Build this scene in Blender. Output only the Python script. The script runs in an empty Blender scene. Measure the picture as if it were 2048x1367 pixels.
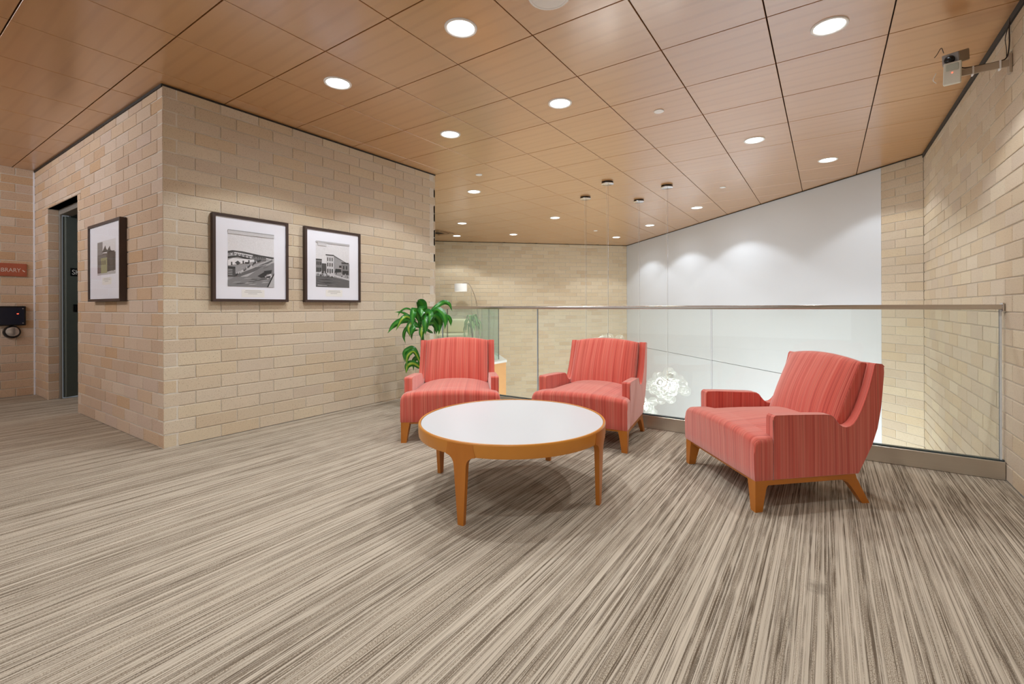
import bpy, bmesh, math, random
from mathutils import Vector, Matrix
random.seed(7)
sc = bpy.context.scene
COL = sc.collection
CEIL = 2.731
# ------------------------------------------------------------------ camera, world, exposure
cam_d = bpy.data.cameras.new('camera'); cam = bpy.data.objects.new('camera', cam_d); COL.objects.link(cam)
YAW = 0.5883; ROLL = -0.0032
cam_d.sensor_width = 36.0; cam_d.lens = 916.02 / 2048 * 36
cam_d.shift_x = (1024 - 1041.47) / 2048; cam_d.shift_y = (612.2 - 683.5) / 2048
cam_d.clip_start = .05; cam_d.clip_end = 100
cam.matrix_world = Matrix.Translation((0, 0, 1.06)) @ Matrix.Rotation(YAW, 4, 'Z') @ Matrix.Rotation(math.pi/2, 4, 'X') @ Matrix.Rotation(ROLL, 4, 'Z')
sc.camera = cam
w = bpy.data.worlds.new('world'); sc.world = w; w.use_nodes = True
w.node_tree.nodes['Background'].inputs[0].default_value = (.8, .85, .9, 1)
w.node_tree.nodes['Background'].inputs[1].default_value = .15
sc.view_settings.view_transform = 'Standard'; sc.view_settings.look = 'None'
sc.view_settings.gamma = 1.0; sc.view_settings.use_curve_mapping = False
sc.view_settings.exposure = 0.0
LAMP_W = 42.0          # the crisp reflector beam of each downlight
WIDE_W = 16.0          # the soft spill of each downlight
LAMP_COL = (.925, .972, 1.0)
CONE = math.radians(122)
def area(name, w, h, energy, col, loc, rot):
    l = bpy.data.lights.new(name, 'AREA'); l.shape = 'RECTANGLE'; l.size = w; l.size_y = h; l.energy = energy; l.color = col
    o = bpy.data.objects.new(name, l); COL.objects.link(o); o.location = loc; o.rotation_euler = rot
# added soft fill panels, both unseen: one behind the camera, one down in the well
area('added_fill_back', 8.0, 2.1, 34, (.90, .96, 1.0), (-3.55, -4.42, 1.35), (math.radians(90), 0, 0))
area('added_fill_well', 4.6, 2.3, 300, (.92, .97, 1.0), (-2.0, 4.5, -1.75), (math.radians(58), 0, 0))
# added unseen fill strip that brightens the upper corridor wall at the left
area('added_fill_corridor', 3.4, .16, 40, (.93, .95, 1.0), (-6.2, -.9, 2.50), (math.radians(94), 0, 0))
area('added_fill_recess', .4, .4, 9, (.95, .98, 1.0), (-6.75, 2.5, 2.6), (0, math.radians(-25), 0))  # unseen lamp added to lift the dark door leaf

CS, SN = math.cos(YAW), math.sin(YAW)
def project(x, y, z):
    X = CS*x + SN*y; Y = -SN*x + CS*y
    if Y < .2: return None
    return 1041.47 + 916*X/Y, 612.2 - 916*(z-1.06)/Y, Y

# ------------------------------------------------------------------ materials
def srgb(r, g, b):
    f = lambda c: (c/255/12.92) if c/255 <= .04045 else ((c/255+.055)/1.055)**2.4
    return (f(r), f(g), f(b), 1)
class NT:
    def __init__(s, name):
        s.m = bpy.data.materials.new(name); s.m.use_nodes = True; s.t = s.m.node_tree
        s.b = s.t.nodes['Principled BSDF']; s.out = s.t.nodes['Material Output']
    def n(s, kind, **kw):
        nd = s.t.nodes.new(kind)
        for k, v in kw.items():
            if k.startswith('i_'):
                key = k[2:]; key = int(key) if key.isdigit() else key.replace('_', ' ')
                s.inp(nd, key, v)
            else: setattr(nd, k, v)
        return nd
    def inp(s, nd, key, v):
        if isinstance(v, bpy.types.NodeSocket): s.t.links.new(v, nd.inputs[key])
        else: nd.inputs[key].default_value = v
    def math(s, op, a, b=0.0, clamp=False):
        nd = s.n('ShaderNodeMath', operation=op, use_clamp=clamp); s.inp(nd, 0, a); s.inp(nd, 1, b); return nd.outputs[0]
    def mix(s, fac, a, b, bt='MIX'):
        nd = s.n('ShaderNodeMix', data_type='RGBA', blend_type=bt); s.inp(nd, 0, fac); s.inp(nd, 6, a); s.inp(nd, 7, b); return nd.outputs[2]
    def ramp(s, fac, stops):
        nd = s.n('ShaderNodeValToRGB'); s.inp(nd, 0, fac); cr = nd.color_ramp
        while len(cr.elements) < len(stops): cr.elements.new(.5)
        for e, (p, c) in zip(cr.elements, stops): e.position = p; e.color = c
        return nd.outputs[0]
    def noise(s, vec, scale, detail=2.0, rough=.5, dims='3D'):
        nd = s.n('ShaderNodeTexNoise', noise_dimensions=dims); s.inp(nd, 'Scale', scale); s.inp(nd, 'Detail', detail); s.inp(nd, 'Roughness', rough)
        if vec is not None: s.t.links.new(vec, nd.inputs['Vector'])
        return nd.outputs['Fac']
    def scale(s, vec, sx, sy, sz, off=None):
        nd = s.n('ShaderNodeMapping'); s.t.links.new(vec, nd.inputs[0]); nd.inputs[3].default_value = (sx, sy, sz)
        if off is not None: s.inp(nd, 1, off)
        return nd.outputs[0]
    def bump(s, h, strength=.3, dist=.002):
        nd = s.n('ShaderNodeBump'); s.inp(nd, 'Height', h); nd.inputs['Strength'].default_value = strength; nd.inputs['Distance'].default_value = dist
        s.t.links.new(nd.outputs[0], s.b.inputs['Normal'])
    def base(s, v, rough=.5, metal=0.0, spec=None):
        s.inp(s.b, 'Base Color', v); s.inp(s.b, 'Roughness', rough); s.b.inputs['Metallic'].default_value = metal
        if spec is not None: s.b.inputs['Specular IOR Level'].default_value = spec
        return s.m
G = lambda v: (v, v, v, 1)
def plain(name, col, rough=.5, metal=0.0, spec=None, grain=.06, gscale=60):
    k = NT(name); pos = k.n('ShaderNodeNewGeometry').outputs['Position']
    nz = k.noise(pos, gscale, 3)
    c = k.mix(nz, tuple(x*(1-grain) for x in col[:3])+(1,), tuple(min(1, x*(1+grain)) for x in col[:3])+(1,))
    return k.base(c, rough, metal, spec)
def emis(name, col, strength):
    k = NT(name); k.base(col, .5); k.b.inputs['Emission Color'].default_value = col; k.b.inputs['Emission Strength'].default_value = strength; return k.m

def mat_brick(name, cols):
    k = NT(name); g = k.n('ShaderNodeNewGeometry'); pos = g.outputs['Position']
    r = k.math('FRACT', k.math('ADD', k.n('ShaderNodeObjectInfo').outputs['Random'], g.outputs['Random Per Island']))
    stops = [(i/(len(cols)-1), c) for i, c in enumerate(cols)]
    c = k.ramp(r, stops)
    big = k.noise(pos, 9, 3)
    c = k.mix(k.math('MULTIPLY', big, .22), c, k.mix(.5, c, srgb(178, 140, 100)))
    sp = k.noise(pos, 190, 1.5)
    dark = k.ramp(sp, [(.63, G(0)), (.70, G(1))])
    c = k.mix(k.math('MULTIPLY', dark, .62), c, srgb(118, 88, 62))
    lt = k.ramp(k.noise(pos, 260, 1), [(.60, G(0)), (.68, G(1))])
    c = k.mix(k.math('MULTIPLY', lt, .3), c, srgb(236, 222, 200))
    k.bump(k.noise(pos, 160, 3, .6), .35, .0015)
    return k.base(c, .88, 0, .2)
M = {}
M['brick'] = mat_brick('tan_brick', [srgb(203, 187, 162), srgb(212, 198, 177), srgb(207, 194, 175), srgb(215, 202, 178), srgb(208, 190, 163), srgb(203, 189, 171), srgb(218, 206, 185)])
M['brick_far'] = mat_brick('tan_brick_far', [srgb(212, 194, 164), srgb(219, 203, 174), srgb(216, 199, 169), srgb(221, 205, 177), srgb(216, 198, 167), srgb(206, 185, 154), srgb(221, 206, 178)])
M['brick_warm'] = mat_brick('warm_brick', [srgb(200, 173, 148), srgb(208, 186, 165), srgb(194, 168, 146), srgb(208, 182, 156), srgb(198, 164, 130), srgb(202, 180, 164), srgb(212, 193, 174)])
def mat_mortar():
    k = NT('mortar'); pos = k.n('ShaderNodeNewGeometry').outputs['Position']
    c = k.mix(k.noise(pos, 30, 4), srgb(204, 196, 182), srgb(226, 219, 208)); k.bump(k.noise(pos, 200, 2), .4, .001)
    return k.base(c, .95, 0, .1)
M['mortar'] = mat_mortar()
def mat_carpet():
    k = NT('striped_carpet'); pos = k.n('ShaderNodeNewGeometry').outputs['Position']
    def ridge(sc, yy, off, wdt):
        n = k.noise(k.scale(pos, sc, yy, 0, off), 1, 1.0)
        d = k.math('ABSOLUTE', k.math('SUBTRACT', n, .5))
        return k.ramp(d, [(0, G(1)), (wdt*.45, G(.85)), (wdt, G(0))])
    n1 = k.noise(k.scale(pos, 88, .3, 0), 1, 1.2, .5)
    n3 = k.noise(k.scale(pos, 30, .35, 0, (3, 5, 0)), 1, 1)
    sp = k.noise(k.scale(pos, 420, 210, 0), 1, 2, .6)
    brk = k.noise(k.scale(pos, 120, 5, 0, (9, 1, 0)), 1, 2)
    band = k.ramp(n1, [(.475, G(0)), (.50, G(1))])
    light = k.mix(k.noise(k.scale(pos, 110, 1.0, 0, (1, 2, 0)), 1, 1), srgb(182, 170, 152), srgb(204, 194, 178))
    mid = k.mix(k.ramp(sp, [(.40, G(0)), (.54, G(1))]), srgb(130, 116, 98), srgb(190, 179, 162))
    c = k.mix(band, mid, light)
    edge = k.ramp(k.math('ABSOLUTE', k.math('SUBTRACT', n1, .485)), [(0, G(1)), (.014, G(.9)), (.034, G(0))])
    ln = k.math('MAXIMUM', k.math('MAXIMUM', edge, ridge(84, .3, (17, 8, 0), .04)), k.math('MULTIPLY', ridge(120, .5, (7, 2, 0), .05), .6))
    ln = k.math('MULTIPLY', ln, k.ramp(brk, [(.34, G(.2)), (.52, G(1))]))
    spd = k.ramp(sp, [(.34, G(.5)), (.52, G(1))])
    c = k.mix(k.math('MULTIPLY', k.math('MULTIPLY', ln, spd), .9), c, srgb(72, 57, 42))
    hi = k.ramp(n3, [(.52, G(0)), (.66, G(1))])
    c = k.mix(k.math('MULTIPLY', hi, .3), c, srgb(212, 200, 182))
    # worn smudge on the carpet in front of the right chair
    sx = k.n('ShaderNodeSeparateXYZ'); k.t.links.new(pos, sx.inputs[0])
    dx = k.math('MULTIPLY', k.math('SUBTRACT', sx.outputs[0], -.029), 26); dy = k.math('MULTIPLY', k.math('SUBTRACT', sx.outputs[1], 2.05), 17)
    d = k.math('SQRT', k.math('ADD', k.math('MULTIPLY', dx, dx), k.math('MULTIPLY', dy, dy)))
    d = k.math('ADD', d, k.math('MULTIPLY', k.math('SUBTRACT', k.noise(pos, 40, 2), .5), 1.2))
    st = k.ramp(d, [(.35, G(1)), (1.0, G(0))])
    c = k.mix(k.math('MULTIPLY', st, .38), c, srgb(70, 58, 46))
    h = k.math('ADD', k.math('MULTIPLY', n1, .6), k.math('MULTIPLY', sp, .5))
    k.bump(h, .55, .004)
    return k.base(c, .95, 0, .1)
M['carpet'] = mat_carpet()
def mat_wood(name, a, b, c3, rough=.35, sx=1.2, sy=16, vein=.35, coord='Position', rnd=.5, spec=.5):
    k = NT(name); pos = k.n('ShaderNodeNewGeometry').outputs['Position'] if coord == 'Position' else k.n('ShaderNodeTexCoord').outputs['Object']
    oi = k.n('ShaderNodeObjectInfo').outputs['Random']
    off = k.n('ShaderNodeCombineXYZ'); k.inp(off, 0, k.math('MULTIPLY', oi, 37.0)); k.inp(off, 1, k.math('MULTIPLY', oi, 91.0))
    v = k.scale(pos, sx, sy, sy, off.outputs[0]) if coord == 'Position' else k.scale(pos, sx, sy, sy)
    n = k.noise(v, 1, 4, .55)
    wv = k.n('ShaderNodeTexWave', wave_type='BANDS', bands_direction='Y'); k.t.links.new(v, wv.inputs[0])
    wv.inputs['Scale'].default_value = .35; wv.inputs['Distortion'].default_value = 9; wv.inputs['Detail'].default_value = 3; wv.inputs['Detail Scale'].default_value = .7
    c = k.mix(n, a, b)
    c = k.mix(k.math('MULTIPLY', k.ramp(wv.outputs['Fac'], [(.0, G(1)), (.28, G(0))]), vein), c, c3)
    fine = k.noise(k.scale(pos, sx*10, sy*14, sy*14), 1, 2)
    c = k.mix(k.math('MULTIPLY', fine, .16), c, c3)
    c = k.mix(k.math('MULTIPLY', oi, .22*rnd), c, c3)
    k.base(c, rough, 0, spec); return k
kw = mat_wood('cherry_ceiling', srgb(190, 136, 78), srgb(203, 151, 92), srgb(164, 108, 52), .38, .8, 8, .22, rnd=.4, spec=.6)
kw.b.inputs['Coat Weight'].default_value = 1.0; kw.b.inputs['Coat IOR'].default_value = 2.3; kw.b.inputs['Coat Roughness'].default_value = .22
M['ceiling'] = kw.m
M['amber'] = mat_wood('amber_maple', srgb(184, 108, 30), srgb(200, 126, 44), srgb(150, 82, 22), .3, 14, 2, .15, 'Object').m
M['amber_rim'] = mat_wood('amber_maple_rim', srgb(202, 130, 44), srgb(214, 146, 60), srgb(172, 102, 32), .3, 2, 2, .2, 'Object').m
M['fascia'] = mat_wood('maple_fascia', srgb(222, 158, 92), srgb(232, 176, 110), srgb(204, 140, 78), .4, 30, 30, .2).m
M['black'] = plain('black_reveal', srgb(34, 29, 24), .6)
M['plenum'] = plain('dark_plenum', srgb(46, 34, 24), .9)
M['frame'] = plain('dark_walnut_frame', srgb(62, 46, 40), .45)
M['mat'] = plain('mat_board', srgb(238, 240, 250), .6, grain=.01)
M['white'] = plain('white_enamel', srgb(238, 238, 236), .4, grain=.01)
M['offwhite'] = plain('sensor_plastic', srgb(214, 214, 202), .45, grain=.02)
M['lens_grey'] = plain('sensor_window', srgb(178, 184, 172), .25, grain=.03)
M['beige'] = plain('beige_bracket', srgb(176, 160, 140), .45, grain=.03)
M['cambody'] = plain('camera_casing', srgb(150, 132, 112), .45, grain=.05)
M['camface'] = plain('camera_face', srgb(150, 148, 148), .35, grain=.05)
M['blackgloss'] = plain('black_gloss', srgb(14, 14, 18), .15)
M['navy'] = plain('navy_panel', srgb(20, 26, 46), .25)
M['copper'] = plain('copper_plaque', srgb(176, 96, 72), .4, 0.1, grain=.1, gscale=25)
M['silver'] = plain('silver', srgb(200, 200, 205), .25, 1)
M['letter'] = plain('letter_silver', srgb(228, 218, 212), .35, .3)
M['door'] = plain('grey_green_door', srgb(96, 102, 96), .4, grain=.12, gscale=14)
M['doorframe'] = plain('door_frame_grey', srgb(134, 128, 120), .45)
M['rubber'] = plain('black_cable', srgb(40, 26, 22), .5)
M['led'] = emis('red_led', (1, .08, .04, 1), 4)
def mat_steel(name, col, rough):
    k = NT(name); pos = k.n('ShaderNodeNewGeometry').outputs['Position']
    n = k.noise(k.scale(pos, 3, 3, 400), 1, 2)
    k.bump(n, .06, .001)
    return k.base(k.mix(n, col, tuple(min(1, x*1.12) for x in col[:3])+(1,)), rough, 1)
M['steel'] = mat_steel('brushed_steel', srgb(196, 190, 184), .24)
M['steel_shoe'] = mat_steel('satin_steel_shoe', srgb(206, 200, 190), .38)
M['chrome'] = mat_steel('polished_chrome', srgb(235, 235, 238), .08)
def mat_laminate(name, col, rough, spec=.5):
    k = NT(name); pos = k.n('ShaderNodeNewGeometry').outputs['Position']
    c = k.mix(k.noise(pos, 2, 2), col, tuple(x*.985 for x in col[:3])+(1,))
    return k.base(c, rough, 0, spec)
M['whitewall'] = mat_laminate('white_panel', srgb(222, 228, 236), .32)
M['tabletop'] = mat_laminate('white_laminate', srgb(206, 210, 214), .3, .4)
M['gloss_under'] = mat_laminate('lower_floor', srgb(214, 214, 212), .4)
def mat_fabric(name, dark, base, light, fy=False):
    k = NT(name); tc = k.n('ShaderNodeTexCoord').outputs['Object']; g = k.n('ShaderNodeNewGeometry')
    vt = k.n('ShaderNodeVectorTransform', vector_type='NORMAL', convert_from='WORLD', convert_to='OBJECT'); k.t.links.new(g.outputs['Normal'], vt.inputs[0])
    sn = k.n('ShaderNodeSeparateXYZ'); k.t.links.new(vt.outputs[0], sn.inputs[0])
    side = k.math('GREATER_THAN', k.math('ABSOLUTE', sn.outputs[0]), .75)
    sp = k.n('ShaderNodeSeparateXYZ'); k.t.links.new(tc, sp.inputs[0])
    ax = k.n('ShaderNodeMix', data_type='FLOAT'); k.inp(ax, 0, side); k.inp(ax, 2, sp.outputs[0]); k.inp(ax, 3, sp.outputs[1])
    a = ax.outputs[0]
    def n1(freq, off):
        cx = k.n('ShaderNodeCombineXYZ'); k.inp(cx, 0, k.math('ADD', k.math('MULTIPLY', a, freq), off)); k.inp(cx, 1, k.math('MULTIPLY', sp.outputs[2], .9))
        return k.noise(cx.outputs[0], 1, 1.5)
    c = k.mix(k.ramp(n1(55, 3), [(.35, G(0)), (.65, G(1))]), base, light)
    c = k.mix(k.math('MULTIPLY', k.ramp(n1(240, 9), [(.52, G(0)), (.64, G(1))]), .62), c, dark)
    c = k.mix(k.math('MULTIPLY', k.ramp(n1(330, 31), [(.56, G(0)), (.68, G(1))]), .35), c, srgb(216, 142, 104))
    wv = k.noise(k.scale(tc, 900, 900, 900), 1, 1)
    c = k.mix(k.math('MULTIPLY', wv, .25), c, dark)
    k.bump(wv, .3, .0008)
    m = k.base(c, .78, 0, .25)
    k.b.inputs['Sheen Weight'].default_value = .9; k.b.inputs['Sheen Roughness'].default_value = .5
    k.b.inputs['Sheen Tint'].default_value = (1, .8, .75, 1)
    return m
M['fabric'] = mat_fabric('coral_stripe_fabric', srgb(154, 40, 30), srgb(208, 80, 66), srgb(222, 118, 102))
M['cream'] = plain('cream_upholstery', srgb(240, 230, 192), .8)
def mat_leaf(name, edge, mid):
    k = NT(name); uv = k.n('ShaderNodeTexCoord').outputs['UV']
    s = k.n('ShaderNodeSeparateXYZ'); k.t.links.new(uv, s.inputs[0])
    d = k.math('ABSOLUTE', k.math('SUBTRACT', s.outputs[0], .5))
    c = k.ramp(d, [(.0, mid), (.12, mid), (.22, edge), (.5, edge)])
    st = k.noise(k.scale(uv, 22, .6, 0), 1, 2)
    c = k.mix(k.math('MULTIPLY', st, .45), c, srgb(20, 74, 20))
    m = k.base(c, .3, 0, .55); k.b.inputs['Transmission Weight'].default_value = 0
    return m
M['leaf'] = mat_leaf('green_leaf', srgb(34, 122, 34), srgb(74, 160, 46))
M['leaf_y'] = mat_leaf('variegated_leaf', srgb(40, 124, 34), srgb(170, 200, 66))
M['leaf_pale'] = mat_leaf('pale_leaf', srgb(120, 176, 96), srgb(180, 216, 130))
M['cane'] = plain('brown_cane', srgb(128, 86, 56), .8, grain=.3, gscale=90)
M['pot'] = plain('dark_pot', srgb(60, 54, 50), .5)
M['soil'] = plain('soil', srgb(50, 36, 26), .95, grain=.5, gscale=120)
def mat_glass(name, tint, veil=0.0, ior=1.45):
    k = NT(name); t = k.t
    tr = k.n('ShaderNodeBsdfTransparent'); tr.inputs[0].default_value = tint
    gl = k.n('ShaderNodeBsdfGlossy'); gl.inputs['Roughness'].default_value = .012; gl.inputs[0].default_value = (.95, 1, .98, 1)
    fr = k.n('ShaderNodeFresnel'); bf = k.n('ShaderNodeNewGeometry').outputs['Backfacing']
    k.inp(fr, 0, k.math('ADD', k.math('MULTIPLY', bf, 1/ior-ior), ior))
    mx = k.n('ShaderNodeMixShader'); t.links.new(fr.outputs[0], mx.inputs[0]); t.links.new(tr.outputs[0], mx.inputs[1]); t.links.new(gl.outputs[0], mx.inputs[2])
    # diffuse veil that paints reflected haze and glow onto the glass
    df = k.n('ShaderNodeBsdfDiffuse'); df.inputs[0].default_value = (.85, .88, .84, 1)
    m2 = k.n('ShaderNodeMixShader'); m2.inputs[0].default_value = veil; t.links.new(mx.outputs[0], m2.inputs[1]); t.links.new(df.outputs[0], m2.inputs[2])
    t.links.new(m2.outputs[0], k.out.inputs[0]); return k.m
M['glass'] = mat_glass('rail_glass', (.965, .985, .965, 1), .05)
M['glass_green'] = mat_glass('green_glass', (.90, .97, .93, 1), .05)
M['bubble'] = mat_glass('bubble_glass', (.985, .99, .99, 1), .07)
M['glazing'] = mat_glass('picture_glazing', (.995, .995, .995, 1), .0, 1.22)
M['glass_edge'] = plain('glass_edge_dark', srgb(38, 58, 66), .2)
M['glass_edge_l'] = plain('glass_edge_light', srgb(226, 232, 236), .25)
M['lamp'] = emis('lamp_lens', (1, .985, .96, 1), 7.0)
M['bulb'] = emis('halogen_bulb', (1, .97, .92, 1), 26.0)
M['shade'] = emis('linen_shade', (.93, .92, .88, 1), .25)
GR = {v: plain('print_grey_%d' % v, srgb(v, v, int(v*1.02) if v < 240 else v), .55, grain=.22, gscale=170) for v in (28, 52, 76, 100, 128, 156, 182, 204, 224)}
GR['o'] = plain('olive_reflection', srgb(150, 150, 110), .55, grain=.1)  # greenish glass reflection, painted as a flat patch on the gables print

# ------------------------------------------------------------------ object helpers
def tag(o, label=None, cat=None, group=None, kind=None):
    if label: o['label'] = label
    if cat: o['category'] = cat
    if group: o['group'] = group
    if kind: o['kind'] = kind
    return o
def link(name, data, parent=None, loc=None):
    o = bpy.data.objects.new(name, data); COL.objects.link(o)
    if loc is not None: o.location = loc
    if parent is not None: o.parent = parent
    return o
def empty(name, loc=(0, 0, 0), rz=0.0):
    o = link(name, None, None, loc); o.rotation_euler = (0, 0, rz); o.empty_display_size = .1; return o
def mesh(name, verts, faces, mats, fm=None, smooth=False):
    me = bpy.data.meshes.new(name); me.from_pydata([tuple(v) for v in verts], [], faces)
    for m in (mats if isinstance(mats, (list, tuple)) else [mats]): me.materials.append(m)
    if fm:
        for p, i in zip(me.polygons, fm): p.material_index = i
    if smooth:
        for p in me.polygons: p.use_smooth = True
    me.update(); return me
def from_bm(name, bm, mats, smooth=False, angle=None):
    bmesh.ops.recalc_face_normals(bm, faces=bm.faces)
    me = bpy.data.meshes.new(name); bm.to_mesh(me); bm.free()
    for m in (mats if isinstance(mats, (list, tuple)) else [mats]): me.materials.append(m)
    if smooth:
        for p in me.polygons: p.use_smooth = True
        if angle: me.set_sharp_from_angle(angle=math.radians(angle))
    return me
def bm_box(bm, x0, x1, y0, y1, z0, z1, bev=0.0, seg=1, mi=0):
    vs = [bm.verts.new((x, y, z)) for x in (x0, x1) for y in (y0, y1) for z in (z0, z1)]
    F = [(0,1,3,2),(4,6,7,5),(0,4,5,1),(2,3,7,6),(0,2,6,4),(1,5,7,3)]
    fs = [bm.faces.new([vs[i] for i in f]) for f in F]
    for f in fs: f.material_index = mi
    if bev > 0:
        es = list({e for f in fs for e in f.edges})
        bmesh.ops.bevel(bm, geom=es, offset=bev, segments=seg, affect='EDGES', profile=.5)
    return vs
def box(name, a, b, mat, parent=None, bev=0.0, seg=1, smooth=False):
    bm = bmesh.new(); bm_box(bm, a[0], b[0], a[1], b[1], a[2], b[2], bev, seg)
    return link(name, from_bm(name, bm, mat, smooth, 40), parent)
def bm_lathe(bm, prof, n=32, c=(0, 0), mi=0, cap=True):
    rings = []
    for r, z in prof:
        if r < 1e-6: rings.append([bm.verts.new((c[0], c[1], z))])
        else: rings.append([bm.verts.new((c[0]+r*math.cos(2*math.pi*k/n), c[1]+r*math.sin(2*math.pi*k/n), z)) for k in range(n)])
    for a, b in zip(rings, rings[1:]):
        for k in range(n):
            k2 = (k+1) % n
            if len(a) == 1 and len(b) == 1: continue
            if len(a) == 1: f = bm.faces.new((a[0], b[k], b[k2]))
            elif len(b) == 1: f = bm.faces.new((a[k], a[k2], b[0]))
            else: f = bm.faces.new((a[k], a[k2], b[k2], b[k]))
            f.material_index = mi
def lathe(name, prof, mat, parent=None, n=32, loc=None, smooth=True, angle=40):
    bm = bmesh.new(); bm_lathe(bm, prof, n); return link(name, from_bm(name, bm, mat, smooth, angle), parent, loc)
def bm_tube(bm, pts, r, n=8, caps=True, mi=0):
    pts = [Vector(p) for p in pts]; rings = []; up = Vector((0, 0, 1))
    for i, p in enumerate(pts):
        d = (pts[min(i+1, len(pts)-1)] - pts[max(i-1, 0)]).normalized()
        a = d.cross(up)
        if a.length < 1e-3: a = d.cross(Vector((0, 1, 0)))
        a.normalize(); b = d.cross(a).normalized()
        rr = r[i] if isinstance(r, (list, tuple)) else r
        rings.append([bm.verts.new(p + a*rr*math.cos(2*math.pi*k/n) + b*rr*math.sin(2*math.pi*k/n)) for k in range(n)])
    for A, B in zip(rings, rings[1:]):
        for k in range(n): bm.faces.new((A[k], A[(k+1) % n], B[(k+1) % n], B[k])).material_index = mi
    if caps: bm.faces.new(rings[0][::-1]).material_index = mi; bm.faces.new(rings[-1]).material_index = mi
def tube(name, pts, r, mat, parent=None, n=8, loc=None):
    bm = bmesh.new(); bm_tube(bm, pts, r, n); return link(name, from_bm(name, bm, mat, True, 50), parent, loc)
def spline(pts, n=6):
    P = [Vector(p) for p in pts]; P = [P[0]*2-P[1]] + P + [P[-1]*2-P[-2]]; out = []
    for i in range(1, len(P)-2):
        for k in range(n):
            t = k/n; a, b, c, d = P[i-1], P[i], P[i+1], P[i+2]
            out.append(.5*((2*b)+(c-a)*t+(2*a-5*b+4*c-d)*t*t+(3*b-a-3*c+d)*t**3))
    out.append(P[-2]); return out
def copy_tree(o, parent=None):
    c = o.copy(); COL.objects.link(c)
    if parent is not None: c.parent = parent
    for ch in [x for x in o.children]: copy_tree(ch, c)
    return c
def text_mesh(name, body, size, mat, parent, M4, ext=.001):
    cu = bpy.data.curves.new(name, 'FONT'); cu.body = body; cu.size = size; cu.extrude = ext; cu.align_x = 'RIGHT' if body == 'LIBRARY' else 'LEFT'
    t = bpy.data.objects.new(name, cu); COL.objects.link(t)
    bpy.context.view_layer.update()
    me = bpy.data.meshes.new_from_object(t.evaluated_get(bpy.context.evaluated_depsgraph_get()))
    bpy.data.objects.remove(t); me.materials.clear(); me.materials.append(mat)
    o = link(name, me, parent); o.matrix_world = M4; return o

# ------------------------------------------------------------------ brick walls
CH = .1016; BL = .3048; JT = .008
_bc = {}
def brick_data(L, H, mat):
    """unit mesh: x 0..L along the wall, y=0 front face outwards (-y is into the wall), z 0..H"""
    key = (round(L, 3), round(H, 3), mat.name)
    if key in _bc: return _bc[key]
    v, f = brick_geo(L, H)
    _bc[key] = mesh('brick', v, f, mat); return _bc[key]
def brick_geo(L, H, D=.028, c=.0025):
    v = [(0, -D, 0), (L, -D, 0), (L, -D, H), (0, -D, H), (0, -c, 0), (L, -c, 0), (L, -c, H), (0, -c, H), (c, 0, c), (L-c, 0, c), (L-c, 0, H-c), (c, 0, H-c)]
    f = [(0, 4, 5, 1), (1, 5, 6, 2), (2, 6, 7, 3), (3, 7, 4, 0), (4, 8, 9, 5), (5, 9, 10, 6), (6, 10, 11, 7), (7, 11, 8, 4), (8, 11, 10, 9)]
    return v, [tuple(reversed(q)) for q in f]
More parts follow.
